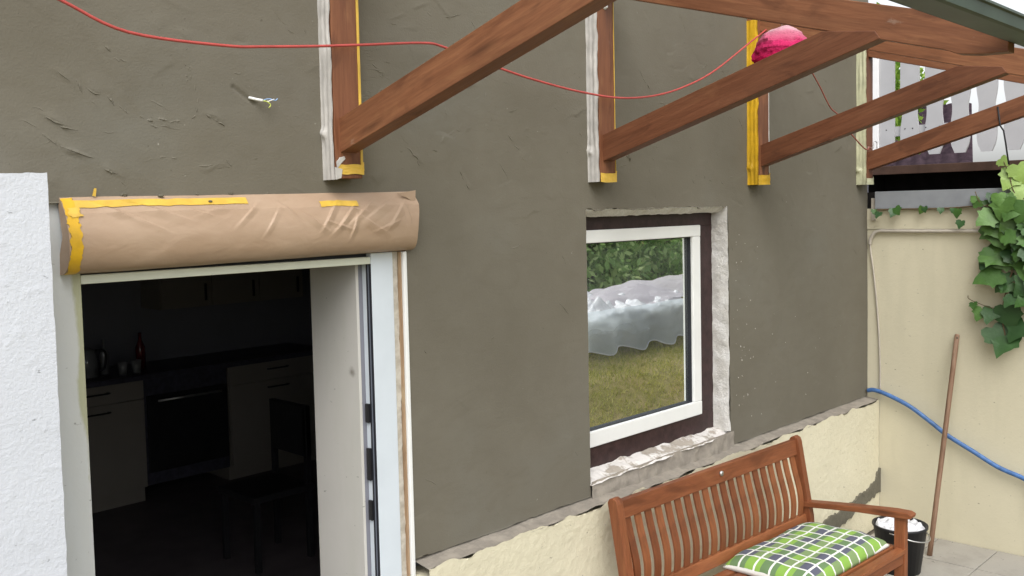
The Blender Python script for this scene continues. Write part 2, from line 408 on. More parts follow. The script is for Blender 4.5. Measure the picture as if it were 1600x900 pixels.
def stain_jamb(mt):
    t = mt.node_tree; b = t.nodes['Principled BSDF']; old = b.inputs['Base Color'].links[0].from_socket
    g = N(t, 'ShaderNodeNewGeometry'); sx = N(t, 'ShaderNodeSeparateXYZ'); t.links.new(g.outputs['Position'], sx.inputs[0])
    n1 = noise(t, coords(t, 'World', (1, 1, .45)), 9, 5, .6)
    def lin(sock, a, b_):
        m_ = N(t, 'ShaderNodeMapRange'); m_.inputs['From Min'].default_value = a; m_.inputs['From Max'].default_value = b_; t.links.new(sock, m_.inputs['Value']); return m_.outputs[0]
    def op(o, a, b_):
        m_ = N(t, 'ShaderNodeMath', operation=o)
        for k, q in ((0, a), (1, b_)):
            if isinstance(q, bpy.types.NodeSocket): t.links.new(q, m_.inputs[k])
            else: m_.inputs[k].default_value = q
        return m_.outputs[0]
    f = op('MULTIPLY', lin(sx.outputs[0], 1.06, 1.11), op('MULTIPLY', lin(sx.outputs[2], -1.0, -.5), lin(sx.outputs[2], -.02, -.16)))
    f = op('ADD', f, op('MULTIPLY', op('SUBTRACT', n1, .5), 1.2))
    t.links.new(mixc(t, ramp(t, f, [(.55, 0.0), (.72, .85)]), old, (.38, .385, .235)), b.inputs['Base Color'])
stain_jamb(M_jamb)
M_revealin = mat_cream('pale_inner_reveal', (.60, .585, .55), (.50, .51, .44), .6, 30, .0005)
def smudge(mt, p, r):
    t = mt.node_tree; b = t.nodes['Principled BSDF']; old = b.inputs['Base Color'].links[0].from_socket
    g = N(t, 'ShaderNodeNewGeometry'); d = N(t, 'ShaderNodeVectorMath', operation='DISTANCE'); t.links.new(g.outputs['Position'], d.inputs[0]); d.inputs[1].default_value = p
    n1 = noise(t, coords(t, 'World'), 60, 4); a = N(t, 'ShaderNodeMath', operation='MULTIPLY_ADD'); t.links.new(n1, a.inputs[0]); a.inputs[1].default_value = r*.9; t.links.new(d.outputs['Value'], a.inputs[2])
    t.links.new(mixc(t, ramp(t, a.outputs[0], [(r*.45, .8), (r*1.5, 0.0)]), old, (.16, .14, .11)), b.inputs['Base Color'])
smudge(M_revealin, (2.118, .115, -.585), .022)
M_foam = simple('yellowed_foam', (.50, .47, .24), .8, .35, 25, .004, 60)
M_brownframe = simple('dark_brown_window_frame', (.040, .022, .022), .4, .3, 25, .0006, 90)
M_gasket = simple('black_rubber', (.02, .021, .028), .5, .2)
M_gasket2 = simple('grey_rubber', (.16, .18, .22), .45, .1)
M_pane = mat_pane()
M_red = simple('red_cable_sheath', (.44, .07, .062), .4, .15, 20, spec=.5)
M_cord = simple('faded_red_cord', (.30, .09, .065), .5, .2)
M_gutter = simple('green_grey_gutter', (.045, .070, .052), .45, .25, 6, spec=.5)
M_gutin = simple('grey_gutter_underside', (.075, .075, .075), .5, .2, 6)
M_flash = simple('zinc_flashing', (.33, .35, .38), .5, .12, 6, .0006, 40, metal=.3)
M_conduit = simple('grey_conduit', (.46, .42, .36), .5, .12)
M_blue = simple('blue_hose_rubber', (.055, .14, .34), .35, .25, 30, spec=.5)
M_metal = simple('steel', (.6, .6, .58), .35, .1, metal=.9)
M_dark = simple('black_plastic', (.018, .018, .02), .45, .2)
M_foil = mat_film('crumpled_foil', (.75, .76, .8), 1.0, .25, 0.0)
M_plaid = mat_plaid()
M_lantern = mat_lantern()
M_leaf = mat_leaf('vine_leaf_green', (.045, .12, .022), (.12, .24, .05), .48)
M_leafd = mat_leaf('vine_leaf_dark', (.025, .075, .02), (.05, .12, .035), .45)
M_leafl = mat_leaf('vine_leaf_pale', (.28, .42, .10), (.36, .50, .17))
M_stem = simple('vine_stem', (.12, .085, .045), .8)
M_board = simple('grey_white_painted_board', (.43, .43, .44), .55, .05, 5)
M_boardw = simple('white_painted_post', (.85, .85, .85), .5, .03)
M_concrete = mat_cream('weathered_concrete', (.50, .48, .43), (.25, .2, .16), .9, 60, .003)
M_black = simple('shade_black_lining', (.02, .018, .018), .8, .3)  # near-black: the darkness of the unlit gap is put into the colour
M_tiles = mat_tiles()
M_housew = simple('pale_house_wall', (.75, .72, .68), .8, .05)
M_slab = mat_cream('concrete_paver', (.36, .34, .30), (.22, .2, .17), .9, 60, .003)
M_joint = simple('sand_joint', (.16, .14, .11), .95, .2)
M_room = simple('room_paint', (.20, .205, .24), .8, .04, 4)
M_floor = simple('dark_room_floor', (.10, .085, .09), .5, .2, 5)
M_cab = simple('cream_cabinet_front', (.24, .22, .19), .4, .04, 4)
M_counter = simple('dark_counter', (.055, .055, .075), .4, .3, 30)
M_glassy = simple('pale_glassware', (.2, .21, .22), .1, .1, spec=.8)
M_redb = simple('dark_red_bottle', (.12, .012, .015), .15, .1, spec=.6)
M_wiregreen = simple('yellow_green_wire', (.45, .5, .12), .5)
M_wireblue = simple('blue_wire', (.25, .38, .62), .5)
M_grass = mat_foliage('mown_grass', [(.20, .21, .03), (.40, .39, .06), (.58, .52, .15)])
M_lawn = mat_patchy('lawn_soil', (.28, .25, .06), (.38, .30, .13), 3, .4, .6, .02)
M_hedge = mat_foliage('conifer_foliage', [(.19, .33, .10), (.37, .54, .20), (.58, .70, .35)])
M_tree = mat_foliage('spring_foliage', [(.10, .22, .02), (.24, .42, .04), (.42, .58, .10)])
M_bark = simple('bark', (.10, .075, .055), .9, .3, 15, .01, 30)
M_film = mat_film('clear_plastic_sheet', (.74, .80, .86), .78, .2, .6)
M_veil = mat_film('thin_clear_film', (.75, .80, .84), .22, .15)
M_tarp = mat_film('silver_white_tarp', (.80, .80, .84), 1.0, .15, .2)
M_pinktarp = mat_film('pale_lilac_tarp', (.66, .62, .66), 1.0, .5)

# ------------------------------------------------------------------ ground
lx = np.concatenate([[-60, -30, -15, -8], np.linspace(-4, 14, 91), [18, 26, 40, 60]])
ly = np.concatenate([[-60, -35, -20, -13], np.linspace(-9, -1.55, 75)])
def lawn_z(x, y):
    d = -y
    z = np.interp(d, [1.55, 1.75, 2.7, 4.0, 7.0, 14, 60], [-2.215, -2.08, -1.66, -1.60, -1.40, -1.1, .5])
    return z + .03*fbm(x*1.7, y*1.7, 3, 3)*(d > 1.7)
gx, gy = np.meshgrid(lx, ly, indexing='ij')
lawn = mk('lawn', np.stack([gx, gy, lawn_z(gx, gy)], -1).reshape(-1, 3), grid_faces(len(lx), len(ly)), M_lawn, smooth=True)
tag(lawn, kind='structure')
tag(box('ground', (-60, -1.6, -2.6), (60, 60, -2.235), M_joint), kind='structure')
terr = box('terrace', (-1.0, -1.6, -2.235), (6.6, 0.03, -2.215), M_joint); tag(terr, kind='structure')
sl0 = None
for i in range(10):
    for j in range(4):
        x0 = 2.32+i*.4; y0 = -1.55+j*.36
        c = (x0+.197, y0+.177, -2.205)
        if sl0 is None:
            sl0 = box('paving_slab', (x0, y0, -2.213), (x0+.394, y0+.354, -2.197), M_slab, terr, .004, origin=c)
        else: inst('paving_slab', sl0, (c[0], c[1], c[2]+random.uniform(-.002, .002)), terr)

# ------------------------------------------------------------------ house
house = thing('house', 'house facade in fresh grey-brown render with cream plinth, dark doorway and one window', 'house', (3.6, 0.2, -2.2))
WX0, WX1, WZ0, WZ1 = 3.348, 4.552, -1.318, -.012     # render opening of the window
boxes('masonry', [((.0, .075, -2.2), (1.085, .354, 2.6)), ((2.13, .075, -2.2), (3.25, .354, 2.6)),
                  ((4.56, .075, -2.2), (6.5, .354, 2.6)), ((1.085, .075, -.158), (2.13, .354, 2.6)),
                  ((3.25, .10, -.012), (4.56, .354, 2.6)), ((3.25, .10, -2.2), (4.56, .354, -1.235))], M_room, house)
# trowelled render as a height field with openings
dx = .0052
xs = np.unique(np.concatenate([np.arange(.45, 6.319, dx), [WX0, WX1, 1.03, 2.292]]))
zs = np.unique(np.concatenate([np.arange(-1.318, 1.16, dx), [WZ1, .045]]))
GX, GZ = np.meshgrid(xs, zs, indexing='ij')
H = .0022*fbm(GX*1.1, GZ*1.1, 21, 3) + .0007*fbm(GX*7, GZ*7, 22, 3)
def stroke(cx, cz, ang, Ln, A, dec, curv, seed):
    global H
    rad = Ln*.6+dec*2
    i0, i1 = np.searchsorted(xs, [cx-rad, cx+rad]); j0, j1 = np.searchsorted(zs, [cz-rad, cz+rad])
    if i1-i0 < 3 or j1-j0 < 3: return
    X = GX[i0:i1, j0:j1]-cx; Z_ = GZ[i0:i1, j0:j1]-cz
    c, s = math.cos(ang), math.sin(ang)
    u = c*X+s*Z_; v = -s*X+c*Z_ - curv*u*u - .010*vnoise(u*22+9, u*0+.5, seed+3)
    win = np.clip(1-(2*np.abs(u)/Ln)**2, 0, 1)
    br = np.clip(.35+vnoise(u*16+5, u*0+seed % 60, seed)*1.1, 0, 1)
    st = 1/(1+np.exp(-np.clip(v/.0016, -40, 40)))
    H[i0:i1, j0:j1] += A*win*br*st*np.exp(-np.clip(v, 0, None)/dec)
for k in range(420):
    x = random.uniform(.5, 6.2); z = random.uniform(-1.25, 1.1)
    strong = 1.0 if (x < 2.7 and z > .1) else (.75 if z > .0 else .45)
    if random.random() > strong*1.1: continue
    stroke(x, z, random.choice([random.gauss(-.5, .35), random.gauss(.15, .4), random.gauss(-1.0, .4)]), random.uniform(.05, .26), strong*random.uniform(.0012, .0045)*random.choice([1, 1, -1]),
           random.uniform(.008, .05), random.uniform(-1.2, 1.2), 100+k)
MARKS = [(1.235, .46, -.35, .10, .0045), (1.21, .335, -.62, .19, .0042), (1.12, .36, -.75, .2, .003), (1.33, .28, -.45, .09, .004), (1.40, .285, .06, .10, .0038),
                         (1.05, .22, -.55, .3, .004), (1.06, .27, -.5, .2, .003), (1.54, .30, -.5, .10, .004), (1.22, .12, -.6, .1, .003), (1.55, .15, .08, .16, .002), (1.36, .17, .05, .12, .002), (3.80, .60, -.7, .16, .0035),
                         (3.66, .24, -.9, .08, .005), (2.20, .50, -.5, .12, .003), (2.28, .36, -.35, .12, .003), (2.55, .3, .6, .2, .002), (2.9, .25, -.9, .18, .0025), (2.35, .2, -.8, .12, .003), (2.6, .12, -1.0, .1, .003)]
for (x, z, a, l_, A) in MARKS:
    stroke(x, z, a, l_, A*2.2, .014, random.uniform(-.8, .8), int(x*1000))
# gouge round the cable stub
tt = np.clip(((GX-1.61)*.075+(GZ-.405)*-.05)/(.075**2+.05**2), 0, 1)
dd = np.hypot(GX-(1.61+.075*tt), GZ-(.405-.05*tt)); H -= .007*np.exp(-(dd/.0055)**2)
# wobbly rims round the window opening and at the bottom
rim = lambda a, s: .006*fbm(a*14, a*0+s, s, 4)
PX = GX.copy(); PZ = GZ.copy()
on = np.isclose(GX, WX1) & (GZ < WZ1); PX[on] += rim(GZ, 41)[on] + np.interp(GZ[on], [-1.3, 0], [.012, -.006])
on = np.isclose(GX, WX0) & (GZ < WZ1); PX[on] += .4*rim(GZ, 43)[on]
on = np.isclose(GZ, WZ1) & (GX > WX0) & (GX < WX1); PZ[on] += rim(GX, 44)[on]*1.2
PZ[:, 0] += .006*fbm(xs*9, xs*0+.3, 47, 4)
P = np.stack([PX, -H, PZ], -1)
cxm = (xs[:-1]+xs[1:])/2; czm = (zs[:-1]+zs[1:])/2
CX, CZ = np.meshgrid(cxm, czm, indexing='ij')
hole = ((CX > WX0) & (CX < WX1) & (CZ < WZ1)) | ((CX > 1.03) & (CX < 2.292) & (CZ < .045)) | ((CX < 1.03) & (CZ < .045))
keep = ~hole
F = grid_faces(len(xs), len(zs), keep)
# skirts: every boundary edge of the sheet goes back 7.5 cm
nz = len(zs); idx = np.arange(len(xs)*nz).reshape(len(xs), nz)
kp = np.pad(keep, 1)
sk = []
for (A_, B_, di, dj) in ((idx[:-1, :-1], idx[:-1, 1:], -1, 0), (idx[1:, 1:], idx[1:, :-1], 1, 0), (idx[1:, :-1], idx[:-1, :-1], 0, -1), (idx[:-1, 1:], idx[1:, 1:], 0, 1)):
    nb = kp[1+di:kp.shape[0]-1+di, 1+dj:kp.shape[1]-1+dj]
    e = keep & ~nb; sk.append(np.stack([A_[e], B_[e]], 1))
sk = np.concatenate(sk); V0 = P.reshape(-1, 3); u_, inv = np.unique(sk, return_inverse=True); inv = inv.reshape(sk.shape)
Vb = V0[u_].copy(); Vb[:, 1] = .075
F2 = np.stack([sk[:, 0], len(V0)+inv[:, 0], len(V0)+inv[:, 1], sk[:, 1]], 1)
mk('render_coat', np.concatenate([V0, Vb]), np.concatenate([F, F2]), MP, house, smooth=True)
box('upper_render', (.0, 0.0, 1.155), (6.319, .075, 2.6), MP, house)
# plinth, rough cream height field
px_ = np.arange(2.30, 6.319, .009); pz_ = np.arange(-2.2, -1.332, .009)
QX, QZ = np.meshgrid(px_, pz_, indexing='ij')
QH = .004*fbm(QX*3, QZ*3, 51, 2) + .0024*np.abs(fbm(QX*38, QZ*38, 52, 3))
QP = np.stack([QX, -.078-QH, QZ], -1); QP[:, -1, 2] += .012*fbm(px_*10, px_*0, 53, 4)
mk('plinth', QP.reshape(-1, 3), grid_faces(len(px_), len(pz_)), M_plinth, house, smooth=True)
box('plinth_core', (2.30, -.072, -2.2), (6.45, .074, -1.375), M_plinth, house)
patch('mortar_ledge', (2.30, .02, -1.320), (6.319, .02, -1.320), (6.319, -.076, -1.338), (2.30, -.076, -1.338), 500, 20, .003, 16, M_ledge, house, 61, .006, (0, 0, 1))
# crisp trowel ridges and laps left in the wet render
RV, RF = [], []
def h_at(x, z):
    i_ = np.clip(np.searchsorted(xs, x), 0, len(xs)-1); j_ = np.clip(np.searchsorted(zs, z), 0, len(zs)-1); return H[i_, j_]
def in_hole(x, z): return (WX0-.03 < x < WX1+.03 and z < WZ1+.03) or (x < 2.33 and z < .09) or x > 6.29 or z < -1.29
def ridge(x, z, ang, ln_, A, w1, w2, curv, flip):
    if any(in_hole(x+math.cos(ang)*ln_*q, z+math.sin(ang)*ln_*q) for q in (-.65, -.3, 0, .3, .65)): return
    n_ = max(6, int(ln_/.012)); b0_ = len(RV); wob = random.uniform(0, 50); hk_ = ang
    px0, pz0 = x-math.cos(ang)*ln_/2, z-math.sin(ang)*ln_/2
    for k in range(n_+1):
        t_ = k/n_; a = hk_+curv*(t_-.5)+random.gauss(0, .12)
        if k: px0 += math.cos(a)*ln_/n_; pz0 += math.sin(a)*ln_/n_
        nx_, nz2 = -math.sin(a)*flip, math.cos(a)*flip
        e = math.sin(math.pi*min(1, max(0, t_)))**.6*random.uniform(.45, 1.2)
        for (o_, h_) in ((0, -.0006), (w1, A*e), (w1+w2*(.5+.5*e), -.0006)):
            qx, qz = px0+nx_*o_, pz0+nz2*o_; RV.append((qx, -(float(h_at(qx, qz))+h_), qz))
    for k in range(n_):
        for c_ in range(2):
            q = [b0_+k*3+c_, b0_+k*3+c_+1, b0_+(k+1)*3+c_+1, b0_+(k+1)*3+c_]; RF.append(q if flip < 0 else q[::-1])
for k in range(430):
    x = random.uniform(.5, 6.2); z = random.uniform(-1.25, 1.1)
    st_r = 1.0 if (x < 2.9 and z > .08) else (.7 if z > 0 else .28)
    if random.random() > st_r: continue
    ridge(x, z, random.choice([random.gauss(-.55, .35), random.gauss(.1, .3), random.gauss(-.95, .35)]), random.choice([random.uniform(.012, .04), random.uniform(.012, .04), random.uniform(.03, .10)]), random.uniform(.0005, .0022), random.uniform(.0008, .002), random.uniform(.003, .009), random.gauss(0, .5), random.choice((-1, 1)))
for (x, z, a, l_, A) in MARKS: 
    for q_ in range(3):
        o_ = (q_-1)*l_*.26; ridge(x+math.cos(a)*o_+random.gauss(0, .004), z+math.sin(a)*o_+random.gauss(0, .005), a+random.gauss(0, .18), l_*random.uniform(.15, .34), A*random.uniform(.3, .9), .0013, random.uniform(.004, .012), random.gauss(0, .5), 1)
for k in range(34):                                   # combed patches beside the first post
    ridge(random.uniform(2.09, 2.20), .33+.009*k+random.uniform(-.003, .003), random.gauss(.02, .05), random.uniform(.02, .09), random.uniform(.0006, .0012), .001, .004, .05, 1)
for k in range(26):
    ridge(random.choice([1.46, 1.47, 2.19, 2.75])+random.gauss(0, .012), random.uniform(.3, .6), random.gauss(1.4, .4), random.uniform(.006, .02), random.uniform(.001, .0026), .001, .005, .2, random.choice((-1, 1)))
tag(mk('trowel_ridges', RV, RF, MP, house), kind='stuff')
# pale splashes on the render right of the window
Vs_, Fs_ = [], []
for k in range(52):
    x = random.choice([random.gauss(4.72, .07), random.gauss(4.66, .03), random.uniform(4.6, 6.2)]); z = random.uniform(-1.2, -.15) if x < 5 else random.uniform(-1.25, -.6)
    if x < 4.59: continue
    i_ = min(len(xs)-1, int(np.searchsorted(xs, x))); j_ = min(len(zs)-1, int(np.searchsorted(zs, z))); y = -H[i_, j_]-.0022
    r = random.uniform(.0012, .004); el = random.uniform(.8, 2.4); n0 = len(Vs_)
    Vs_.append((x, y-.0006, z))
    for q in range(7): a = q*2*math.pi/7; rr = r*random.uniform(.6, 1.2); Vs_.append((x+rr*math.cos(a), y+.003, z+rr*el*math.sin(a)))
    Fs_ += [[n0, n0+1+(q+1) % 7, n0+1+q] for q in range(7)]
tag(mk('paint_splashes', Vs_, Fs_, M_bead, house), kind='stuff')
# jagged patch of fresh mortar on the plinth
top = [(5.46, -1.975), (5.56, -1.945), (5.68, -1.955), (5.80, -1.925), (5.93, -1.93), (6.02, -1.905), (6.10, -1.915), (6.17, -1.885), (6.24, -1.88), (6.265, -1.83), (6.315, -1.80)]
bot = [(6.315, -1.965), (6.2, -1.975), (6.08, -1.99), (5.95, -2.0), (5.85, -2.03), (5.70, -2.05), (5.58, -2.04)]
poly = []
for A_, B_ in zip((top+bot), (top+bot)[1:]+[top[0]]):
    for k in range(6):
        t_ = k/6; j = 0 if k == 0 else random.uniform(-.012, .012)
        poly.append((min(6.317, A_[0]+(B_[0]-A_[0])*t_), A_[1]+(B_[1]-A_[1])*t_+j))
prism('mortar_patch', poly, 'y', -.076, -.0915, M_darkmortar, house)

# window
FY = .095
wf = boxes('window', [((3.25, FY, -.112), (4.545, .16, -.022)), ((3.25, FY, -1.236), (4.545, .16, -1.118)),
                      ((3.25, FY, -1.118), (3.36, .16, -.112)), ((4.400, FY, -1.118), (4.545, .16, -.112))], M_brownframe, house, .003)
tag(wf, 'dark brown window frame with narrow white sash')
SY = .084
for lo, hi in (((3.358, SY, -.166), (4.409, .15, -.106)), ((3.358, SY, -1.128), (4.409, .15, -1.054)),
               ((3.358, SY+.0015, -1.054), (3.440, .15, -.166)), ((4.337, SY+.0015, -1.054), (4.409, .15, -.166))):
    box('sash', lo, hi, M_upvc, wf, .005)
boxes('glazing_gasket', [((3.440, .100, -.171), (4.337, .118, -.166)), ((3.440, .100, -1.054), (4.337, .118, -1.049)), ((4.331, .101, -1.049), (4.337, .118, -.171))], M_gasket, wf)
box('pane', (3.43, .119, -1.062), (4.345, .121, -.158), M_pane, wf)
patch('reveal', (4.534, .10, -1.25), (4.534, .10, -.01), (4.534, -.004, -.01), (4.548, -.004, -1.235), 150, 16, .003, 24, M_reveal, house, 71, .004, (-1, 0, 0))
patch('reveal', (3.34, .055, -.044), (4.56, .055, -.042), (4.555, .001, -.008), (3.34, .001, -.010), 150, 14, .003, 24, M_reveal, house, 72, .004, (0, -1, 0))
patch('sill_mortar', (3.34, .10, -1.226), (4.57, .10, -1.226), (4.57, -.012, -1.250), (3.34, -.012, -1.262), 180, 26, .007, 14, M_sill, house, 73, .008, (0, 0, 1))
patch('sill_mortar', (3.345, -.004, -1.250), (4.575, -.004, -1.238), (4.575, -.016, -1.335), (3.345, -.016, -1.335), 180, 14, .006, 18, M_ledge, house, 74, .004, (0, -1, 0))

# doorway
df = boxes('door_frame', [((2.146, .018, -2.2), (2.246, .075, -.147))], M_dframe, house, .003)
tag(df, 'white door frame beside the doorway, seals on its inner side')
box('frame_head', (1.115, .020, -.186), (2.1455, .074, -.160), M_dtop, df, .003)
box('head_shadow_gap', (1.115, .045, -.1598), (2.1455, .076, -.148), M_gasket, df)  # solid black strip, its colour stands in for shade above the head
box('gasket', (2.1425, .020, -2.2), (2.1459, .029, -.186), M_gasket, df)
box('gasket', (2.1430, .0305, -2.2), (2.1459, .037, -.186), M_gasket2, df)
box('gasket', (2.1425, .0385, -2.2), (2.1459, .046, -.186), M_gasket, df)
for z0, z1, dx_ in ((-.77, -.70, .010), (-.985, -.865, .010), (-1.135, -1.06, .008)):
    box('strike_plate', (2.1455-dx_, .048, z0), (2.1459, .068, z1), M_dark, df, .002)
box('inner_reveal', (2.118, .0755, -2.2), (2.1299, .362, -.12), M_revealin, house)
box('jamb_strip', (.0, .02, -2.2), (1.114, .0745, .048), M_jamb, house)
patch('rough_edge', (2.246, .022, -2.2), (2.246, .022, -.147), (2.272, .022, -.147), (2.272, .022, -2.2), 260, 8, .0016, 30, M_bead, house, 75, .003, (0, -1, 0))
box('wood_bead', (2.272, .006, -2.2), (2.277, .03, -.147), M_trimwood, house, .001, axis=(0, 0, 1))
box('edge_bead', (2.278, -.006, -2.2), (2.294, .074, -.147), M_upvc, house, .003)
# cable stub
st = tube('cable_stub', spline([(1.665, .004, .376), (1.682, -.012, .370), (1.70, -.022, .366)], 4), .0045, M_upvc, house, 10)
tube('wire', spline([(1.70, -.022, .366), (1.712, -.03, .362), (1.722, -.032, .352), (1.716, -.03, .343)], 4), .0022, M_wiregreen, st, 6)
tube('wire', spline([(1.70, -.022, .367), (1.718, -.03, .372), (1.738, -.034, .368), (1.747, -.034, .374)], 4), .0020, M_wireblue, st, 6)
tube('wire', spline([(1.70, -.022, .365), (1.715, -.03, .364), (1.735, -.034, .372)], 4), .0018, M_upvc, st, 6)

# room behind the doorway
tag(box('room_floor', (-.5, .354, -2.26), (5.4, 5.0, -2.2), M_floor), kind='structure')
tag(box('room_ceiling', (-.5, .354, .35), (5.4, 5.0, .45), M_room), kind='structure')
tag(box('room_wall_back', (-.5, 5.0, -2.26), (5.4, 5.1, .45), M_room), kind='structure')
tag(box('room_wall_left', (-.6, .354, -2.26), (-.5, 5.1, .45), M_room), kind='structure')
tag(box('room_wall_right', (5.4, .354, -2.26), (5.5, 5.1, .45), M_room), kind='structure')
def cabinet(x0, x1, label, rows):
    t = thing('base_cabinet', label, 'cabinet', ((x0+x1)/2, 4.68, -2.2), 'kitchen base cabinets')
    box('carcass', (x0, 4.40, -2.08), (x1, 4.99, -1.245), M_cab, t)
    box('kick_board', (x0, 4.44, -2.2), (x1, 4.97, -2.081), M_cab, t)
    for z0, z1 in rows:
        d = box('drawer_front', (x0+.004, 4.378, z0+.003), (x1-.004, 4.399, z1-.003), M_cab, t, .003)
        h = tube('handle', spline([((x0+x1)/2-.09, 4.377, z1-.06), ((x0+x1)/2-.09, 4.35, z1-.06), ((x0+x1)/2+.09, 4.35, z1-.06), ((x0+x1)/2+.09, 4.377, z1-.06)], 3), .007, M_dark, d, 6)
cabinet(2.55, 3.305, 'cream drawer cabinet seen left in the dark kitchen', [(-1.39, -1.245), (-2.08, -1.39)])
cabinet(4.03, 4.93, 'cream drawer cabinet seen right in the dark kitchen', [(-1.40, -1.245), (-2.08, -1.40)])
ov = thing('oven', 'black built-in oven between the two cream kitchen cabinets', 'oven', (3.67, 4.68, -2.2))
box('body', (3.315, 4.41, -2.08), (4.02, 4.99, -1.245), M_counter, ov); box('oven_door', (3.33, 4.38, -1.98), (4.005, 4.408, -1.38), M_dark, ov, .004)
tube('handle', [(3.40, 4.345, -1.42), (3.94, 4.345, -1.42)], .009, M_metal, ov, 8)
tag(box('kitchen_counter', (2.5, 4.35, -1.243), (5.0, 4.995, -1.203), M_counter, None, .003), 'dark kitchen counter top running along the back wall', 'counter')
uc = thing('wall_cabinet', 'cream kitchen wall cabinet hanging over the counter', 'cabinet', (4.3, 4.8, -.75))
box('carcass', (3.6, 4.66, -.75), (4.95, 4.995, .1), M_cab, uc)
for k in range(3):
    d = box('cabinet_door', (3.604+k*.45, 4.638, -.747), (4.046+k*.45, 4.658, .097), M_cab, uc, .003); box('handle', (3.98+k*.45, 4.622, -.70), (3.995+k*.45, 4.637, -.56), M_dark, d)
c = (2.98, 4.62, -1.203)
kt = thing('kettle', 'pale kettle standing on the left of the kitchen counter', 'kettle', c)
lathe('body', [(.0, .001), (.08, .001), (.078, .12), (.06, .2), (.02, .225), (0, .226)], c, M_glassy, kt)
tube('handle', spline([(c[0]+.06, c[1]-.02, c[2]+.2), (c[0]+.13, c[1]-.03, c[2]+.18), (c[0]+.12, c[1]-.03, c[2]+.06), (c[0]+.078, c[1]-.02, c[2]+.04)], 4), .009, M_dark, kt, 6)
for k, (x, y, h, r, mt_, lb, cat, nm) in enumerate([(3.13, 4.66, .27, .035, M_glassy, 'tall clear bottle beside the kettle on the kitchen counter', 'bottle', 'bottle'), (3.42, 4.66, .29, .037, M_redb, 'dark red bottle on the kitchen counter above the oven', 'bottle', 'bottle'),
                                       (3.20, 4.50, .10, .038, M_glassy, 'left of two short glasses on the kitchen counter', 'glass', 'drinking_glass'), (3.31, 4.50, .10, .038, M_glassy, 'right of two short glasses on the kitchen counter', 'glass', 'drinking_glass')]):
    pr = [(0, .001), (r, .001), (r, h*.6), (r*.35, h*.8), (r*.35, h), (0, h)] if h > .2 else [(0, .001), (r*.8, .001), (r, h), (r*.93, h), (r*.75, .008), (0, .008)]
    tag(lathe(nm, pr, (x, y, -1.203), mt_), lb, cat)
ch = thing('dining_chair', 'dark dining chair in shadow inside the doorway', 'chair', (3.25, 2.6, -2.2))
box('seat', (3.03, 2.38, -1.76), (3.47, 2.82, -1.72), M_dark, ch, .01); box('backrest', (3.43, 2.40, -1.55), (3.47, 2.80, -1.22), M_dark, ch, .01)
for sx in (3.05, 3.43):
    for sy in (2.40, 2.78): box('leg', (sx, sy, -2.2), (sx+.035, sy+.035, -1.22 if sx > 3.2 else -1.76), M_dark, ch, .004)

# ------------------------------------------------------------------ projecting white wall
ww_ = thing('projecting_wall', 'white roughcast wall stub projecting left of the doorway', 'wall', (.68, -.12, -2.2))
wx = np.arange(.42, .938, .006); wz = np.arange(-2.2, .118, .006)
AX, AZ = np.meshgrid(wx, wz, indexing='ij')
AH = .0016*np.clip(fbm(AX*40, AZ*40, 90, 2)-.45, 0, 2)+.0004*fbm(AX*4, AZ*4, 91, 2)
AP = np.stack([AX, -.25-AH, AZ], -1); AP[-1, :, 0] += .0010*fbm(wz*30, wz*0, 92, 3); AP[:, -1, 2] += .003*fbm(wx*24, wx*0, 93, 3)
mk('front_face', AP.reshape(-1, 3), grid_faces(len(wx), len(wz)), M_white, ww_, smooth=True)
box('core', (.42, -.246, -2.2), (.934, .019, .114), M_white, ww_)

# ------------------------------------------------------------------ shutter box wrapped in paper
sb = thing('roller_shutter_box', 'roller shutter box over the doorway wrapped in brown masking paper', 'shutter box', (1.69, 0, -.148))
prof = np.array([(.012, .070), (-.004, .071), (-.040, .024), (-.054, -.02), (-.057, -.055), (-.050, -.10), (-.030, -.132), (.0, -.144), (.045, -.149)])
pp = np.concatenate([np.linspace(prof[0], prof[1], 4)[:-1], np.linspace(prof[1], prof[2], 12)[:-1], np.array(spline([(*p, 0) for p in prof[2:]], 8))[:, :2]])
ln = np.concatenate([[0], np.cumsum(np.linalg.norm(np.diff(pp, axis=0), axis=1))]); TL = ln[-1]
nrm_ = np.stack([np.gradient(pp[:, 1]), -np.gradient(pp[:, 0])], 1); nrm_ /= np.linalg.norm(nrm_, axis=1)[:, None]
def creases(X, T):
    h = .0016*fbm(X*3, T*9, 95, 3) + .0005*fbm(X*12+T*20, T*12, 96, 2)
    for (x0, t0, a, l_, A, wd) in [(1.2, .07, .5, .1, .006, .010), (1.32, .07, .35, .14, .007, .012), (1.62, .09, -.7, .09, .006, .008), (1.70, .12, -.9, .08, .005, .008), (1.93, .10, -.9, .09, .010, .010), (1.99, .115, -.75, .10, .010, .010), (2.06, .10, -.6, .10, .009, .012), (2.02, .15, -1.2, .06, .007, .009), (1.86, .12, .6, .09, .007, .010), (2.14, .09, -.5, .12, .008, .014), (2.22, .11, -.8, .10, .007, .012), (1.27, .10, .45, .12, .004, .008), (1.52, .07, -.3, .12, .004, .01), (1.78, .09, .8, .07, .005, .007), (1.96, .14, .3, .07, .006, .006), (2.03, .085, .2, .08, .006, .008), (2.17, .15, -.3, .09, .005, .01), (2.27, .10, 1.3, .06, .006, .008), (1.45, .08, .3, .1, .004, .01), (2.1, .14, .5, .1, .006, .012)]:
        u = math.cos(a)*(X-x0)+math.sin(a)*(T-t0)*1.0; v = -math.sin(a)*(X-x0)+math.cos(a)*(T-t0)
        h = h + A*np.clip(1-np.abs(u)/l_, 0, 1)*np.where(v > 0, np.clip(1-v/wd/2.2, 0, 1), np.clip(1+v/wd/.55, 0, 1))*.85
    return h
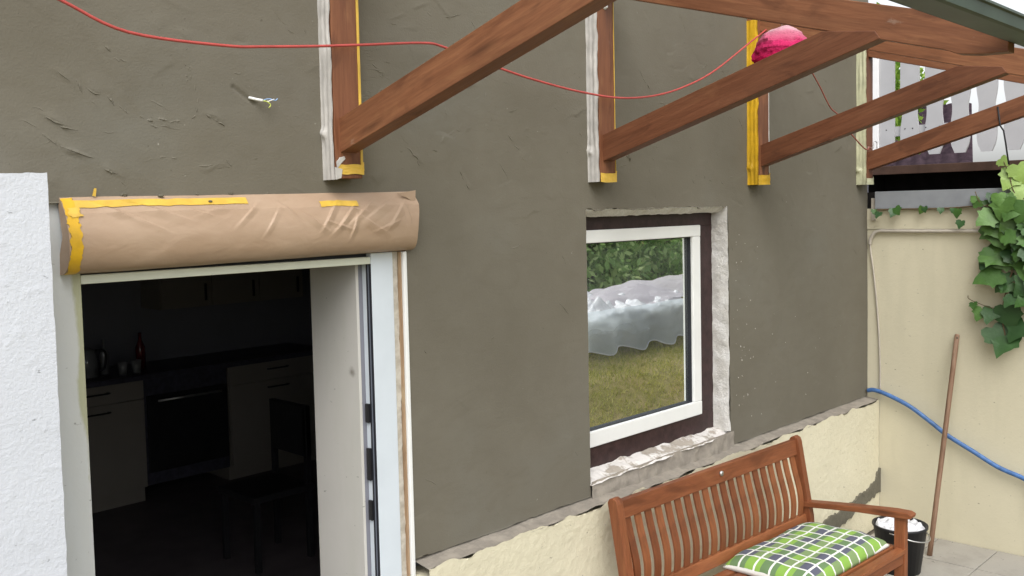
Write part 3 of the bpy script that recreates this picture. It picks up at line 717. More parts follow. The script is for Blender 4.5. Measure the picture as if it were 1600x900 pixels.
def wrap(X, T, off):
    py = np.interp(T, ln, pp[:, 0]); pz = np.interp(T, ln, pp[:, 1]); ny = np.interp(T, ln, nrm_[:, 0]); nz_ = np.interp(T, ln, nrm_[:, 1])
    s_ = np.sign(np.interp(.12, ln, nrm_[:, 0])) * -1
    h = creases(X, T)+off
    slope = np.interp(X, [1.05, 2.32], [-.010, .002])
    xx = X + np.where(X > 2.25, (X-2.25)/.07*(.010*np.sin(T*28)-.012*np.clip((T-.17)/.08, 0, 1)), 0)
    return np.stack([xx, py+s_*ny*h, pz+s_*nz_*h+slope], -1)
def wrap_mesh(name, x0, x1, t0, t1, nu, nv, off, mat, parent, cap=False, rag=0):
    X, T = np.meshgrid(np.linspace(x0, x1, nu), np.linspace(t0, t1, nv), indexing='ij')
    if rag: 
        k = (X-x0)/(x1-x0); X = X + rag*fbm(T*120, T*0, 98, 2)*((k < .001) | (k > .999)); T = T + rag*.5*fbm(X*30, X*0+2, 99, 2)
    Pm = wrap(X, np.clip(T, 0, TL), off).reshape(-1, 3); Fm = grid_faces(nu, nv)
    if not cap: return mk(name, Pm, Fm, mat, parent, smooth=True)
    Fl = Fm.tolist(); n0 = len(Pm); Pm = np.concatenate([Pm, [[x0+.004, .0, -.05], [x1-.01, .0, -.05]]])
    for j in range(nv-1): Fl.append([j+1, j, n0]); Fl.append([(nu-1)*nv+j, (nu-1)*nv+j+1, n0+1])
    return mk(name, Pm, Fl, mat, parent, smooth=True)
paper = wrap_mesh('paper_wrap', 1.058, 2.322, 0, TL, 420, 90, 0.0, M_paper, sb, True); paper.data.set_sharp_from_angle(angle=R_(15))
wrap_mesh('tape_strip', 1.075, 1.63, .030, .056, 120, 8, .0022, M_ytape, sb, rag=.003)
wrap_mesh('tape_strip', 1.90, 2.055, .052, .076, 40, 8, .0022, M_ytape, sb, rag=.004)
wrap_mesh('tape_strip', 1.060, 1.092, .02, TL-.05, 12, 50, .0026, M_ytape2, sb, rag=.004)
wrap_mesh('tape_strip', 1.068, 1.10, .055, .085, 12, 12, .0045, M_ytape, sb, rag=.006)
prism('tape_flap', [(1.145, .064), (1.152, .086), (1.158, .085), (1.155, .062)], 'y', -.012, -.0105, M_ytape, sb)
prism('paper_fold', [(2.235, .066), (2.325, .078), (2.322, .030), (2.28, .052)], 'y', -.030, -.0285, M_paper, sb)
for k, (x, t_) in enumerate([(1.24, .012), (1.35, .020), (1.47, .012), (1.50, .045), (1.585, .010), (1.72, .008)]):
    p = wrap(np.array(x), np.array(t_), .003)
    bm = bmesh.new(); bmesh.ops.create_icosphere(bm, subdivisions=2, radius=1)
    for v in bm.verts: v.co = Vector((v.co.x*.010, v.co.y*.007, v.co.z*.005))*random.uniform(.75, 1.25)
    V, Fq = bm_out(bm); V = V*random.uniform(.5, 1.0)+p+np.array([0, -.001, .001])
    tag(mk('plaster_crumb', V, Fq, M_darkmortar), ['leftmost', 'second from left', 'third from left', 'third from right', 'second from right', 'rightmost'][k]+' dark crumb of render lying on the paper-wrapped shutter box', 'crumb', 'crumbs on the shutter box')

# ------------------------------------------------------------------ timber canopy
cn = thing('timber_canopy', 'open brown timber canopy frame with wall posts, struts, rafters and green gutter', 'canopy', (4.0, -.8, .1))
PXS = [1.944, 3.371, 4.762, 6.150]
th = math.atan(.2988)
for i, x in enumerate(PXS):
    zb = [.113, .113, .104, .109][i]
    wd = .112 if i < 3 else .095
    post = box('post', (x, -.066, zb+.005), (x+wd, .04, 1.02), M_wood, cn, .003, axis=(0, 0, 1))
    tm = [M_wtape, M_wtape, M_ytape2, M_ctape][i]
    # masking on the left flank, crumpled sheet
    nu, nv = 160, 14
    u, v = np.meshgrid(np.linspace(0, 1, nu), np.linspace(0, 1, nv), indexing='ij')
    zz = zb+u*(1.0-zb); yy = .008-(.075+.003*fbm(zz*20, zz*0, 110+i, 3))*v
    xx = x-.004-.0035*np.abs(fbm(zz*5, v*5, 120+i, 3))-.003*np.sin(v*19)*.4
    lump = .010*np.exp(-((zz-[.27, .25, .20, .20][i])/.016)**2)*np.exp(-((v-.25)/.25)**2); xx = xx-lump*(1+.6*fbm(zz*90, v*9, 130+i, 3))
    tag(mk('masking_tape', np.stack([xx, yy, zz], -1).reshape(-1, 3), grid_faces(nu, nv), tm, post, smooth=True), ['white masking on the flank of the post', 'white masking on the flank of the post', 'yellow masking on the flank of the post', 'pale greenish masking on the flank of the post'][i])
    # edge tape on the right edge of the front face
    if i < 3:
        wv = [.007, .002, .003][i]
        box('edge_tape', (x+wd-wv, -.0685, zb+.04), (x+wd+[.003, .001, .002][i], -.0005, 1.0), [M_ytape, M_ytape, M_wtape][i], post, .001)
    # tape wrapped round the foot
    bt = [M_ytape, M_ytape, M_ytape2, M_ctape][i]
    z0, z1 = [(.132, .165), (.112, .152), (.104, .158), (.109, .150)][i]
    x0_ = x+[.004, -.001, -.012, -.012][i]
    nu, nv = 40, 12
    u, v = np.meshgrid(np.linspace(0, 1, nu), np.linspace(0, 1, nv), indexing='ij')
    X = x0_+(x+wd+.004-x0_)*u; Zt = z0+(z1-z0)*v+.0018*fbm(u*3, v*0, 140+i, 2)+.010*(u > .9)*(v > .5)
    Y = -.0695-.002*np.abs(fbm(u*3, v*4, 150+i, 2))
    mk('foot_tape', np.stack([X, Y, Zt], -1).reshape(-1, 3), grid_faces(nu, nv), bt, post, smooth=True)
    if i == 0:
        prism('tape_tongue', [(x+.001, .172), (x+.016, .188), (x+.034, .192), (x+.038, .183), (x+.02, .168), (x+.004, .150)], 'y', -.0715, -.067, M_wtape, post, .001)
        prism('tape_tongue', [(x-.004, .113), (x+.018, .118), (x+.024, .148), (x-.006, .155)], 'y', -.0725, -.067, M_wtape, post, .001)
    if i == 1: tube('bolt', [(x+.050, -.064, .886), (x+.050, -.070, .886), (x+.050, -.071, .886), (x+.050, -.082, .885)], [.012, .012, .007, .006], M_upvc, post, 8)
    # strut
    xa, xb = x+.022, x+.092
    st_ = prism('strut', [(-.064, .204), (-.064, .321), (-1.045, .614), (-1.10, .630), (-1.298, .603), (-1.318, .574)], 'x', xa, xb, M_wood, cn, .003, (0, -math.cos(th), math.sin(th)))
    # rafter
    prism('rafter', [(.02, .962), (-1.534, .507), (-1.575, .488), (-1.64, .478), (-1.738, .474), (-1.738, .568), (-1.485, .645), (.02, 1.078)], 'x', xa+.004, xb-.004, M_wood, cn, .003, (0, -1, -.29))
# gutter along the rafter ends
gp = [(-1.742, .585), (-1.742, .509), (-1.748, .502), (-1.842, .493), (-1.852, .497), (-1.857, .527), (-1.865, .530), (-1.865, .537), (-1.851, .537), (-1.847, .503), (-1.840, .499), (-1.750, .509), (-1.7455, .585)]
gt = prism('gutter', gp, 'x', 1.2, 6.9, M_gutter, cn)
box('eaves_board', (1.2, -1.7415, .505), (6.9, -1.7395, .575), M_gutin, cn)
hk = tube('hook', spline([(6.145, -.075, .352), (6.17, -.09, .345), (6.20, -.09, .35), (6.205, -.09, .385), (6.25, -.09, .385), (6.25, -.09, .345)], 3), .003, M_metal, cn, 6)
tube('wire_tie', [(6.15+.02, -.855, .545), (6.17, -.87, .43), (6.165, -.89, .40), (6.17, -.90, .33), (6.165, -.92, .20)], .005, M_dark, cn, 6)

# ------------------------------------------------------------------ cables and lantern
cab = [(.2, -.12, .86), (.6, -.12, .72), (.9, -.11, .628), (1.05, -.1, .581), (1.23, -.1, .518), (1.525, -.1, .512), (1.68, -.1, .525), (1.873, -.1, .547), (2.043, -.1, .569), (2.317, -.1, .605), (2.416, -.1, .602), (2.60, -.1, .567), (2.727, -.1, .548), (2.893, -.1, .524), (3.173, -.1, .496), (3.485, -.1, .487), (3.782, -.1, .522), (4.053, -.1, .594), (4.288, -.1, .686), (4.606, -.1, .849), (4.776, -.1, .935), (4.87, -.10, .985), (4.90, -.09, 1.0)]
tag(tube('red_cable', spline(cab, 6), .0046, M_red, None, 10), 'long red electric cable slung loosely along the wall past the posts', 'cable')
tag(tube('lantern_cord', spline([(4.84, -.30, .90), (5.0, -.22, .84), (5.12, -.17, .80), (5.232, -.15, .738), (5.32, -.15, .67), (5.408, -.15, .593), (5.47, -.15, .55), (5.559, -.15, .519), (5.70, -.15, .43), (5.779, -.15, .394), (5.90, -.15, .34), (5.99, -.14, .327), (6.06, -.12, .345), (6.15, -.09, .348)], 5), .0042, M_cord, None, 8), 'thin faded red cord sagging down to the pale-taped post', 'cord')
lc = np.array([4.305, -.45, .715]); V = []; Fq = []
nth, nph = 34, 54
for i in range(nph+1):
    p = math.pi*i/nph
    for k in range(nth):
        q = 2*math.pi*k/nth
        r = .132*(1-.045*abs(math.sin(p*9))) + .012*float(fbm(np.array(math.cos(q)*3+5), np.array(p*4+math.sin(q)*3), 160, 4))
        zc = math.cos(p); zc = min(zc, .93) if i else .93
        V.append((r*math.sin(p)*math.cos(q)*1.04, r*math.sin(p)*math.sin(q)*1.04, .135*zc-.008*(zc > .8)*math.cos(q*2+1)))
for i in range(nph):
    for k in range(nth): Fq.append([i*nth+k, (i+1)*nth+k, (i+1)*nth+(k+1) % nth, i*nth+(k+1) % nth])
ltn = thing('paper_lantern', 'crumpled pink and white paper lantern hanging behind the struts', 'lantern', tuple(lc))
mk('paper_shade', np.array(V)+lc, Fq, M_lantern, ltn, smooth=True, origin=lc).data.set_sharp_from_angle(angle=R_(16))
tube('hanger_wire', [lc+np.array([0, 0, .12]), lc+np.array([.02, .0, .22])], .0018, M_metal, ltn, 6)

# ------------------------------------------------------------------ side building on the right
sg = thing('side_building', 'cream side wall with grey metal flashing and dark gap under a brown board', 'wall', (6.5, -1.2, -2.2))
box('lower_wall', (6.32, -1.09, -2.3), (6.50, .4, -.188), M_cream, sg)
box('upper_wall', (6.313, -1.09, -.186), (6.50, .4, -.05), M_cream, sg)
box('flashing', (6.285, -1.09, -.052), (6.34, -.062, .062), M_flash, sg, .003)
box('flat_roof', (6.335, -1.085, -.05), (9.5, .4, .058), M_black, sg)
box('brown_board', (6.86, -1.085, .188), (6.90, .35, .248), M_brownbeam, sg, .003)
box('gap_shade_slab', (6.90, -1.085, .200), (8.9, .5, .242), M_brownbeam, sg)  # unseen slab added behind the board to keep the gap dark
box('gap_shade_lining', (7.3, -1.085, .06), (7.34, .45, .20), M_black, sg); box('gap_shade_lining', (6.86, .30, .06), (7.3, .34, .20), M_black, sg)  # panels coloured near-black to stand in for shade inside the gap
box('corner_pipe', (6.300, -.060, -.13), (6.320, -.030, .02), M_conduit, sg, .004)
cdp = tube('conduit', spline([(6.300, -1.08, -.2), (6.300, -.968, -.2), (6.30, -.4, -.2), (6.300, -.15, -.199), (6.3, -.091, -.199), (6.3, -.052, -.213), (6.3, -.027, -.255), (6.302, -.021, -.29)], 6), .0115, M_conduit, sg, 10)
tube('loose_cable', spline([(6.302, -.021, -.28), (6.305, -.030, -.366), (6.308, -.052, -.537), (6.31, -.074, -.794), (6.31, -.087, -1.052), (6.31, -.088, -1.28)], 6), .006, M_conduit, cdp, 8)
cp = thing('concrete_post', 'stained pale concrete post standing on the grey flashing', 'post', (6.42, -1.04, .062))
lathe('shaft', [(0, .0), (.075, .0), (.07, .3), (.066, .7), (.062, 1.2), (0, 1.21)], (6.42, -1.012, .06), M_concrete, cp, 16)

# ------------------------------------------------------------------ balcony railing behind
fn = thing('balcony_railing', 'grey-white balcony railing of cut-out boards beyond the flat roof', 'railing', (9.0, 0, .3))
zz = np.array([.415, .425, .46, .52, .58, .66, .74, .80, .86, .93, 1.0, 1.06, 1.14, 1.25, 1.5]); hg = np.array([.075, .060, .044, .030, .026, .028, .040, .046, .042, .028, .022, .026, .026, .026, .026])
zf = np.linspace(.415, 1.5, 60); hf = np.interp(zf, zz, hg); hf = np.convolve(np.pad(hf, 2, 'edge'), np.ones(5)/5, 'valid')
pit = .2235; b0 = None
for k in range(-1, 9):
    cyk = .886-pit/2-k*pit
    if k == -1: continue
    if b0 is None:
        poly = [(cyk-(pit/2-h), z) for z, h in zip(zf, hf)] + [(cyk+(pit/2-h), z) for z, h in zip(zf[::-1], hf[::-1])]
        b0 = prism('railing_board', poly, 'x', 9.0, 9.022, M_board, fn); o0 = WO[b0].copy()
    else: inst('railing_board', b0, o0+np.array([0, -k*pit, 0]), fn)
box('railing_board', (9.0, .915, .43), (9.022, 1.055, 1.5), M_board, fn)
box('end_post', (8.98, 1.058, .30), (9.05, 1.115, 1.55), M_boardw, fn)
box('rail', (9.0235, .36, .60), (9.06, 1.05, .69), M_board, fn); box('rail', (9.0235, -1.2, 1.30), (9.06, 1.05, 1.39), M_board, fn)
for yv in (.989, .815, .745, .625, .505): tube('screw', [(8.998, yv, .662), (8.9995, yv, .662)], .006, M_dark, fn, 8)

# far house with tiled roof
fh = thing('neighbour_house', 'far house with purple-brown tiled roof seen under the railing boards', 'house', (17, 3.4, -1))
tx = np.linspace(0, 1, 60); ty = np.linspace(0, 1, 260)
TU, TV = np.meshgrid(tx, ty, indexing='ij')
rows = 20
X = 14+TU*2.6; Y = 1.86+.34*(X-14)+TV*5; Z_ = .40+TU*1.15+.035*np.abs(np.sin(TV*5*math.pi/.22))-.05*((TU*rows) % 1)
mk('roof', np.stack([X, Y, Z_], -1).reshape(-1, 3), grid_faces(60, 260), M_tiles, fh)
box('gable_wall', (14.5, 3.6, -2.2), (19, 6.7, .42), M_housew, fh)
box('ridge_tile', (16.5, 3.2, 1.50), (16.75, 7.7, 1.60), M_tiles, fh)

# ------------------------------------------------------------------ trees
def leaf_cloud(name, pts, size, mat, parent, rnd):
    n = len(pts); pts = np.asarray(pts)
    a = rnd.normal(size=(n, 3)); a /= np.linalg.norm(a, axis=1)[:, None]
    b = rnd.normal(size=(n, 3)); b = np.cross(a, b); b /= np.linalg.norm(b, axis=1)[:, None]
    s = size*rnd.uniform(.6, 1.3, n)[:, None]
    V = np.stack([pts-a*s, pts+b*s*.45, pts+a*s, pts-b*s*.45], 1).reshape(-1, 3)
    return mk(name, V, np.arange(4*n).reshape(n, 4), mat, parent)
def tree(name, label, base, h0, h1, rx, n, size, mat, rnd, group=None, shape='ball', cat='tree'):
    t = thing(name, label, cat, base, group); b = np.array(base, float)
    tr = tube('trunk', [b, b+np.array([.04, .03, h0]), b+np.array([.0, .06, (h0+h1)/2]), b+np.array([.05, .0, h1*.95])], [.10, .085, .06, .015], M_bark, t, 8)
    for k in range(7):
        q = rnd.uniform(0, 6.28); z = rnd.uniform(h0, h1*.8); p = b+np.array([0, .03, z])
        tube('limb', [p, p+np.array([math.cos(q)*rx*.4, math.sin(q)*rx*.4, .15]), p+np.array([math.cos(q)*rx*.8, math.sin(q)*rx*.8, .4])], [.03, .02, .006], M_bark, tr, 5)
    pts = []
    nc = max(20, n//60)
    for c in range(nc):
        z = rnd.uniform(0, 1); q = rnd.uniform(0, 6.28)
        rr = rx*(math.sqrt(max(0, 1-(2*z-1)**2)) if shape == 'ball' else (1-z)**.7*1.0+.06)*rnd.uniform(.8, 1.0)
        ctr = b+np.array([math.cos(q)*rr, math.sin(q)*rr, h0+(h1-h0)*z])
        pts.append(ctr+rnd.normal(size=(n//nc, 3))*np.array([.16, .16, .13]))
    leaf_cloud('crown', np.concatenate(pts), size, mat, t, rnd)
    return t
rn = np.random.default_rng(5)
tree('broadleaf_tree', 'bright green tree showing through the first gap of the railing', (12.2, 2.95, -2.2), 3.0, 4.35, 1.0, 5000, .06, M_tree, rn)
tree('bare_topped_tree', 'sparse tree against the white sky above the gutter', (13.0, -4.2, -2.0), 4.4, 7.6, 2.2, 1500, .05, M_hedge, rn)
for k, (x, y) in enumerate([(8.2, -6.6), (9.8, -6.9), (11.4, -6.7), (13.0, -7.0), (14.8, -6.8), (16.6, -7.1), (12.2, -8.0)]):
    tree('hedge_conifer', ['conifer at the near end of the garden hedge', 'second conifer from the near end of the garden hedge', 'third conifer from the near end of the garden hedge', 'fourth conifer from the near end of the garden hedge', 'fifth conifer from the near end of the garden hedge', 'conifer at the far end of the garden hedge', 'conifer standing behind the garden hedge row'][k],
         (x, y, -1.45), .1, 2.0, 1.2, 7000, .075, M_hedge, rn, 'conifers mirrored in the window', 'cone')
# grass on the bank, mirrored in the window
n = 26000
bx = rn.uniform(4.6, 11.5, n); by = -rn.uniform(1.75, 4.6, n); bz = lawn_z(bx, by)
hh = rn.uniform(.02, .06, n); qa = rn.uniform(0, 6.28, n); wv = .006
V = np.stack([np.stack([bx-np.cos(qa)*wv, by-np.sin(qa)*wv, bz-.01], 1), np.stack([bx+np.cos(qa)*wv, by+np.sin(qa)*wv, bz-.01], 1),
              np.stack([bx+rn.normal(size=n)*.03, by+rn.normal(size=n)*.03, bz+hh], 1)], 1).reshape(-1, 3)
g = mk('grass', V, np.arange(3*n).reshape(n, 3), M_grass); tag(g, 'short yellowish mown grass on the garden bank', 'grass', kind='stuff')

# covered pile on the lawn, mirrored in the window
pl = thing('covered_pile', 'pile under crumpled silvery plastic sheets on the lawn, mirrored in the window', 'covered pile', (8.8, -3.9, -1.6))
box('stack', (7.6, -4.5, -1.62), (10.6, -3.75, -1.22), M_concrete, pl)
u, v = np.meshgrid(np.linspace(0, 1, 150), np.linspace(0, 1, 60), indexing='ij')
X = 7.45+2.3*u; Y = -3.44-1.2*v; Z_ = -1.15+.10*np.sin(v*3.1)+.05*fbm(u*5, v*4, 170, 4)+.10*np.abs(fbm(u*11, v*6, 171, 3))-.05
mk('silver_tarp', np.stack([X, Y, Z_], -1).reshape(-1, 3), grid_faces(150, 60), M_tarp, pl, smooth=True)
X = 8.55+2.3*u; Y = -3.48-1.1*v; Z_ = -1.08+.12*np.sin(v*3)+.05*fbm(u*3, v*2, 172, 3)+.05*np.abs(fbm(u*5+v*3, v*4, 174, 2))-.14*(1-u)**3
mk('lilac_tarp', np.stack([X, Y, Z_], -1).reshape(-1, 3), grid_faces(150, 60), M_pinktarp, pl, smooth=True)
u, v = np.meshgrid(np.linspace(0, 1, 220), np.linspace(0, 1, 30), indexing='ij')
X = 6.9+4.0*u; wav = np.sin(u*4.0/.55*2*math.pi)
Y = -3.40+.05*v*wav+.02*fbm(u*8, v*3, 173, 3); Z_ = -1.10-.46*v-.030*v**3*wav
mk('plastic_sheet', np.stack([X, Y, Z_], -1).reshape(-1, 3), grid_faces(220, 30), M_film, pl, smooth=True)
Xv = 6.9+1.9*u; Yv = -3.36-.3*(1-v); Zv = -1.35+(.62-.5*u)*(1-v)+.05*fbm(u*7+v*5, v*4, 175, 4)
mk('clear_film', np.stack([Xv, Yv, Zv], -1).reshape(-1, 3), grid_faces(220, 30), M_veil, pl, smooth=True)
tube('sheet_hem', [tuple(p) for p in np.stack([X, Y, Z_], -1)[:, -1]], .008, M_tarp, pl, 6)

# ------------------------------------------------------------------ bench
bn = thing('garden_bench', 'reddish-brown hardwood garden bench with curved back slats against the wall', 'bench', (4.05, -.55, -2.2))
BX0, BX1 = 3.272, 4.842
def skew(y, x): return y - .043*(x-4.84)        # the bench stands very slightly turned
def yb(z): return -.235-.17*np.clip((-1.28-z)/.5, 0, 2)*.62      # back plane leans
for s, x in ((0, BX0), (1, BX1-.045)):
    y0 = skew(0, x)
    poly = [(y0-.222, -1.295), (y0-.232, -1.279), (y0-.25, -1.274), (y0-.268, -1.283), (y0-.275, -1.30), (y0-.345, -1.70), (y0-.36, -1.9), (y0-.335, -2.197), (y0-.29, -2.197), (y0-.305, -1.9), (y0-.292, -1.7)]
    prism('back_leg', poly, 'x', x, x+.045, M_bench, bn, .004, (0, 0, 1))
    box('front_leg', (x, y0-.855, -2.197), (x+.045, y0-.80, -1.605), M_bench, bn, .005, axis=(0, 0, 1))
    ar = [(y0-.30, -1.655), (y0-.30, -1.626), (y0-.60, -1.592), (y0-.80, -1.574), (y0-.87, -1.573), (y0-.893, -1.583), (y0-.890, -1.600), (y0-.862, -1.608), (y0-.60, -1.622)]
    prism('armrest', ar, 'x', x-.012, x+.055, M_bench, bn, .006, (0, 1, 0))
    box('side_rail', (x+.008, y0-.80, -1.83), (x+.037, y0-.31, -1.765), M_bench, bn, .003, axis=(0, 1, 0))
def rail(name, z0, z1, yo, th_, xa, xb):
    V, Fq = box_vf((xa, yo-th_, z0), (xb, yo, z1), .004); V[:, 1] = V[:, 1]-.043*(V[:, 0]-4.84); V[:, 1] += (V[:, 2]+1.28)*.16
    return mk(name, V, Fq, M_bench, bn, grain=grain_axis(V, (1, 0, 0)))
rail('top_rail', -1.372, -1.293, -.228, .03, BX0+.046, BX1-.046)
rail('lower_rail', -1.745, -1.690, -.228, .028, BX0+.046, BX1-.046)
ns = 20
s0 = None
xsl = np.linspace(BX0+.085, BX1-.085, ns)
for k, x in enumerate(xsl):
    if s0 is None:
        zl = np.linspace(-1.374, -1.688, 14); V = []; Fq = []
        for q, z in enumerate(zl):
            yc = skew(-.243, x)+(z+1.28)*.16 + -.016*math.sin((q/13)*math.pi)+.005*math.sin((q/13)*2*math.pi)
            for (dx_, dy_) in ((-.0215, -.005), (.0215, -.005), (.0215, .005), (-.0215, .005)): V.append((x+dx_, yc+dy_, z))
        for q in range(13):
            for e in range(4): Fq.append([q*4+e, q*4+(e+1) % 4, (q+1)*4+(e+1) % 4, (q+1)*4+e][::-1])
        V = np.array(V); s0 = mk('back_slat', V, Fq, M_bench, bn, grain=grain_axis(V, (0, 0, 1))); so = WO[s0].copy()
    else: inst('back_slat', s0, so+np.array([x-xsl[0], -.043*(x-xsl[0]), 0]), bn)
for k in range(8):
    V, Fq = box_vf((BX0+.03, -.86+k*.066, -1.785), (BX1-.03, -.812+k*.066, -1.764), .003); V[:, 1] -= .043*(V[:, 0]-4.84)
    mk('seat_slat', V, Fq, M_bench, bn, grain=grain_axis(V, (1, 0, 0)))
V, Fq = box_vf((BX0+.046, -.85, -1.84), (BX1-.046, -.825, -1.787), .003); V[:, 1] -= .043*(V[:, 0]-4.84)
mk('front_rail', V, Fq, M_bench, bn, grain=grain_axis(V, (1, 0, 0)))
xm = 4.075
tube('badge', [(xm, skew(-.265, xm), -1.326), (xm, skew(-.275, xm), -1.326)], .013, M_metal, bn, 16)
# cushion
nu, nv = 60, 30
u, v = np.meshgrid(np.linspace(-1, 1, nu), np.linspace(-1, 1, nv), indexing='ij')
ed = (1-np.abs(u)**8)*(1-np.abs(v)**5); thk = .012+.055*np.clip(ed, 0, 1)**.5
X = 4.38+.40*u; Y = -.56+.225*v-.043*(X-4.84)
ztop = -1.758+thk+.006*fbm(u*3, v*3, 180, 3)
Vt = np.stack([X, Y, ztop], -1).reshape(-1, 3); Vb = np.stack([X, Y, np.full_like(X, -1.7605)], -1).reshape(-1, 3)
gf = grid_faces(nu, nv); nn = len(Vt); Fl = np.concatenate([gf, gf[:, ::-1]+nn])
ring = [i*nv for i in range(nu)]+[(nu-1)*nv+j for j in range(1, nv)]+[i*nv+nv-1 for i in range(nu-2, -1, -1)]+[j for j in range(nv-2, 0, -1)]
sd_ = np.array([[a, a+nn, b+nn, b] for a, b in zip(ring, ring[1:]+ring[:1])])
tag(mk('seat_cushion', np.concatenate([Vt, Vb]), np.concatenate([Fl, sd_]), M_plaid, smooth=True), 'green, grey and white plaid seat cushion on the bench', 'cushion')

# ------------------------------------------------------------------ pole, hose, bucket
pd = thing('wooden_pole', 'worn wooden pole leaning against the cream wall behind the bench', 'pole', (5.97, -.545, -2.2))
tp = np.array([6.298, -.588, -.851]); bt_ = np.array([5.965, -.545, -2.196])
tube('shaft', [bt_+(tp-bt_)*k/10 for k in range(10)]+[tp-(tp-bt_)*.006, tp], [.0155]*10+[.015, .009], M_pole, pd, 14, axis=(tp-bt_))
dv = (tp-bt_)/np.linalg.norm(tp-bt_); hc = tp-dv*.022
tube('hanging_hole', [hc+np.array([-.0138, -.006, 0]), hc+np.array([-.0165, -.0075, 0])], .0048, M_dark, pd, 10)
tag(tube('garden_hose', spline([(6.285, -.015, -1.275), (6.28, -.06, -1.266), (6.28, -.144, -1.285), (6.28, -.292, -1.344), (6.28, -.436, -1.434), (6.28, -.536, -1.503), (6.28, -.692, -1.582), (6.28, -.842, -1.658), (6.28, -.988, -1.704), (6.27, -1.08, -1.76), (6.2, -1.25, -1.98), (6.05, -1.38, -2.16), (5.7, -1.45, -2.182)], 6), .0145, M_blue, None, 12), 'blue garden hose hanging along the cream wall from the corner', 'hose')
bk = (5.62, -.50, -2.197)
bu = thing('bucket', 'black bucket filled with crumpled foil behind the bench arm', 'bucket', bk)
lathe('pail', [(0, .002), (.115, .002), (.150, .265), (.157, .268), (.157, .280), (.148, .280), (.143, .265), (.110, .01), (0, .01)], bk, M_dark, bu, 28)
tube('handle', spline([(bk[0]-.155, bk[1], bk[2]+.262), (bk[0]-.10, bk[1]-.12, bk[2]+.225), (bk[0], bk[1]-.168, bk[2]+.21), (bk[0]+.10, bk[1]-.12, bk[2]+.225), (bk[0]+.155, bk[1], bk[2]+.262)], 5), .004, M_metal, bu, 6)
a_, r_ = np.meshgrid(np.linspace(0, 2*math.pi, 41), np.linspace(0, .138, 16), indexing='ij')
X = bk[0]+r_*np.cos(a_); Y = bk[1]+r_*np.sin(a_); Z_ = bk[2]+.262+.035*np.abs(fbm(X*22, Y*22, 190, 3))*(r_ < .13)
tag(mk('crumpled_foil', np.stack([X, Y, Z_], -1).reshape(-1, 3), grid_faces(41, 16), M_foil, None), 'crumpled silvery foil heaped in the black bucket', 'foil')

# ------------------------------------------------------------------ vine on the side wall
vn = thing('climbing_vine', 'climbing vine with lobed green leaves hanging over the cream wall', 'vine', (6.27, -.95, -.05))
half = [(0, 0), (.17, -.13), (.40, -.10), (.54, .08), (.50, .27), (.58, .42), (.42, .50), (.31, .62), (.18, .82), (0, 1.02)]
def leaf_mesh(name, mat, fold, seed):
    rr = random.Random(seed)
    Lf = [(x*rr.uniform(.9, 1.12), y*rr.uniform(.94, 1.06)) for x, y in half]; Lf[0] = (0, 0); Lf[-1] = (0, 1.02)
    Rt = [(-x*rr.uniform(.9, 1.12), y*rr.uniform(.94, 1.06)) for x, y in half[1:-1]]
    mid = [(0, .25), (0, .5), (0, .75)]
    pts = Lf + Rt + mid
    V = [(x, y-.3, abs(x)*fold - .25*(y-.3)**2 - .25*x*x) for x, y in pts]
    nL = len(Lf); m1, m2, m3 = len(pts)-3, len(pts)-2, len(pts)-1
    def fan(e):
        f = []; cen = [0, m1, m2, m3, nL-1]
        ymid = [0, .25, .5, .75, 1.02]
        prev = 0; ci = 0
        f.append([0, e[0], m1]); ci = 1
        for a, b in zip(e, e[1:]):
            f.append([a, b, cen[ci]])
            while ci < 3 and V[b][1]+.3 > ymid[ci]+.05:
                f.append([cen[ci], b, cen[ci+1]]); ci += 1
        f.append([e[-1], nL-1, cen[ci]])
        return f
    Fa = fan(list(range(1, nL-1))); Fb = [q[::-1] for q in fan(list(range(nL, nL+len(Rt))))]
    me = bpy.data.meshes.new(name); me.from_pydata(V, [], Fa+Fb); me.materials.append(mat)
    for p in me.polygons: p.use_smooth = True
    return me
lm = {'g': [leaf_mesh('leaf', M_leaf, f, i) for i, f in enumerate((.10, .25, -.1))], 'd': [leaf_mesh('leaf', M_leafd, f, 7+i) for i, f in enumerate((.15, .3))], 'l': [leaf_mesh('leaf', M_leafl, f, 20+i) for i, f in enumerate((.1, .3))]}
def leaf(y, z, size, kind, roll, x=6.262, tilt=None, turn=None):
    o = bpy.data.objects.new('leaf', random.choice(lm[kind])); COL.objects.link(o)
    # local: leaf tip +Y, face +Z; make the face look at -X, tip hanging down, then vary
    face = Vector((-1, random.uniform(-.45, .25) if turn is None else turn, random.uniform(.0, .8) if tilt is None else tilt)).normalized()
    tip = Vector((0, math.sin(roll), -math.cos(roll))); tip = (tip-face*tip.dot(face)).normalized(); sx = tip.cross(face)
    M_ = Matrix((sx, tip, face)).transposed().to_4x4()
    o.rotation_euler = M_.to_euler(); o.scale = (size, size, size); place(o, (x, y, z), vn)
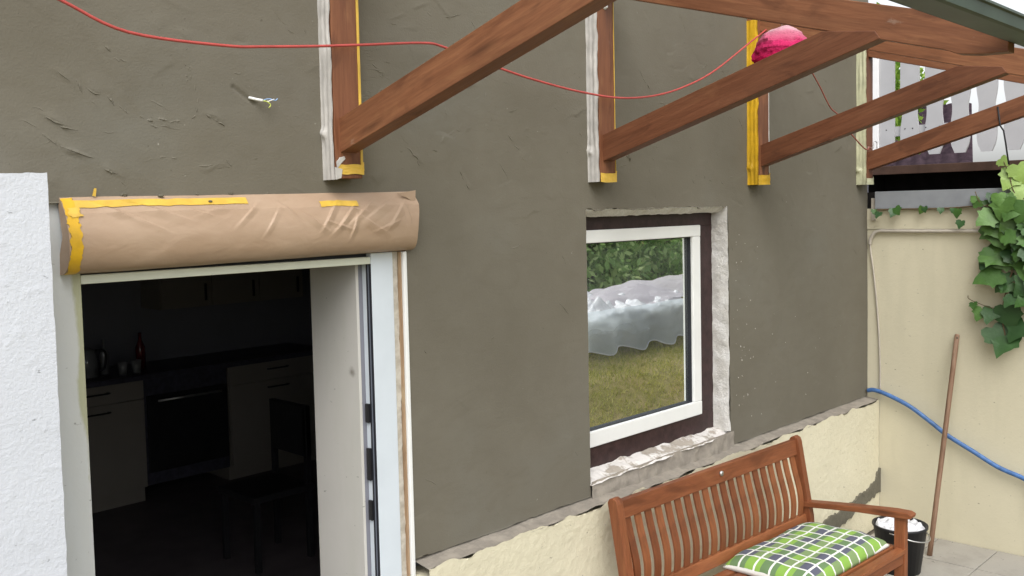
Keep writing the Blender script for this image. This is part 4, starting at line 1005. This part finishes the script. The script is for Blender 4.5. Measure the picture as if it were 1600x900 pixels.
for (y, z, s, k, rl_) in [(-.885, -.86, .175, 'd', .25), (-.83, -.83, .15, 'd', -.5), (-.74, -.70, .085, 'g', .3), (-.70, -.655, .05, 'g', -.2), (-.80, -.70, .11, 'd', .2), (-.90, -.70, .16, 'd', -.3), (-.96, -.78, .15, 'd', .4),
                          (-.10, -.085, .05, 'd', .2), (-.07, -.065, .035, 'g', .1), (-.20, -.075, .06, 'd', .4), (-.22, -.06, .06, 'g', -.6), (-.38, -.06, .05, 'g', .5), (-.40, -.055, .04, 'd', -.2), (-.50, -.065, .04, 'd', .1), (-.60, -.08, .06, 'g', .1), (-.62, -.15, .055, 'd', .2), (-.57, -.065, .03, 'd', .1),
                          (-.91, .125, .13, 'l', .5), (-.955, .16, .12, 'l', -.3), (-.86, .225, .07, 'l', -.8), (-.97, .03, .13, 'l', .6), (-.72, -.03, .06, 'g', 2.9), (-.70, .0, .05, 'g', 2.4)]:
    leaf(y, z, s, k, rl_, 6.25)
for k in range(84):
    y = -random.uniform(.77, 1.10); z = random.uniform(-.62, .02)
    lo = np.interp(-y, [.6, .72, .82, .95, 1.8], [-.16, -.30, -.50, -.72, -.8])
    if z < lo or y > -.70-.1*max(0, z*-1-.25): continue
    leaf(y, z, random.choice([random.uniform(.05, .09), random.uniform(.09, .17)]), 'd' if z < -.3 and random.random() < .5 else random.choice('gggd'), random.gauss(.1, .6), 6.285-random.uniform(.0, .09))
tube('stem', spline([(6.25, -1.08, .05), (6.24, -1.02, .03), (6.25, -.95, -.02), (6.262, -.75, -.04), (6.275, -.5, -.055), (6.275, -.25, -.056), (6.28, -.06, -.06)], 6), .0045, M_stem, vn, 6)
tube('stem', spline([(6.25, -1.05, -.02), (6.25, -.98, -.25), (6.26, -.90, -.5), (6.27, -.86, -.7), (6.27, -.88, -.85)], 6), .005, M_stem, vn, 6)
tube('stem', spline([(6.27, -.88, -.66), (6.27, -.80, -.67), (6.27, -.72, -.645), (6.27, -.665, -.62), (6.27, -.66, -.60)], 5), .0025, M_stem, vn, 5)
tube('stem', spline([(6.25, -.95, -.02), (6.24, -.92, .06), (6.24, -.90, .14), (6.24, -.87, .22)], 5), .003, M_stem, vn, 5)
tube('stem', spline([(6.25, -.80, -.05), (6.25, -.75, -.04), (6.25, -.72, .0), (6.25, -.705, .045)], 5), .003, M_stem, vn, 5)
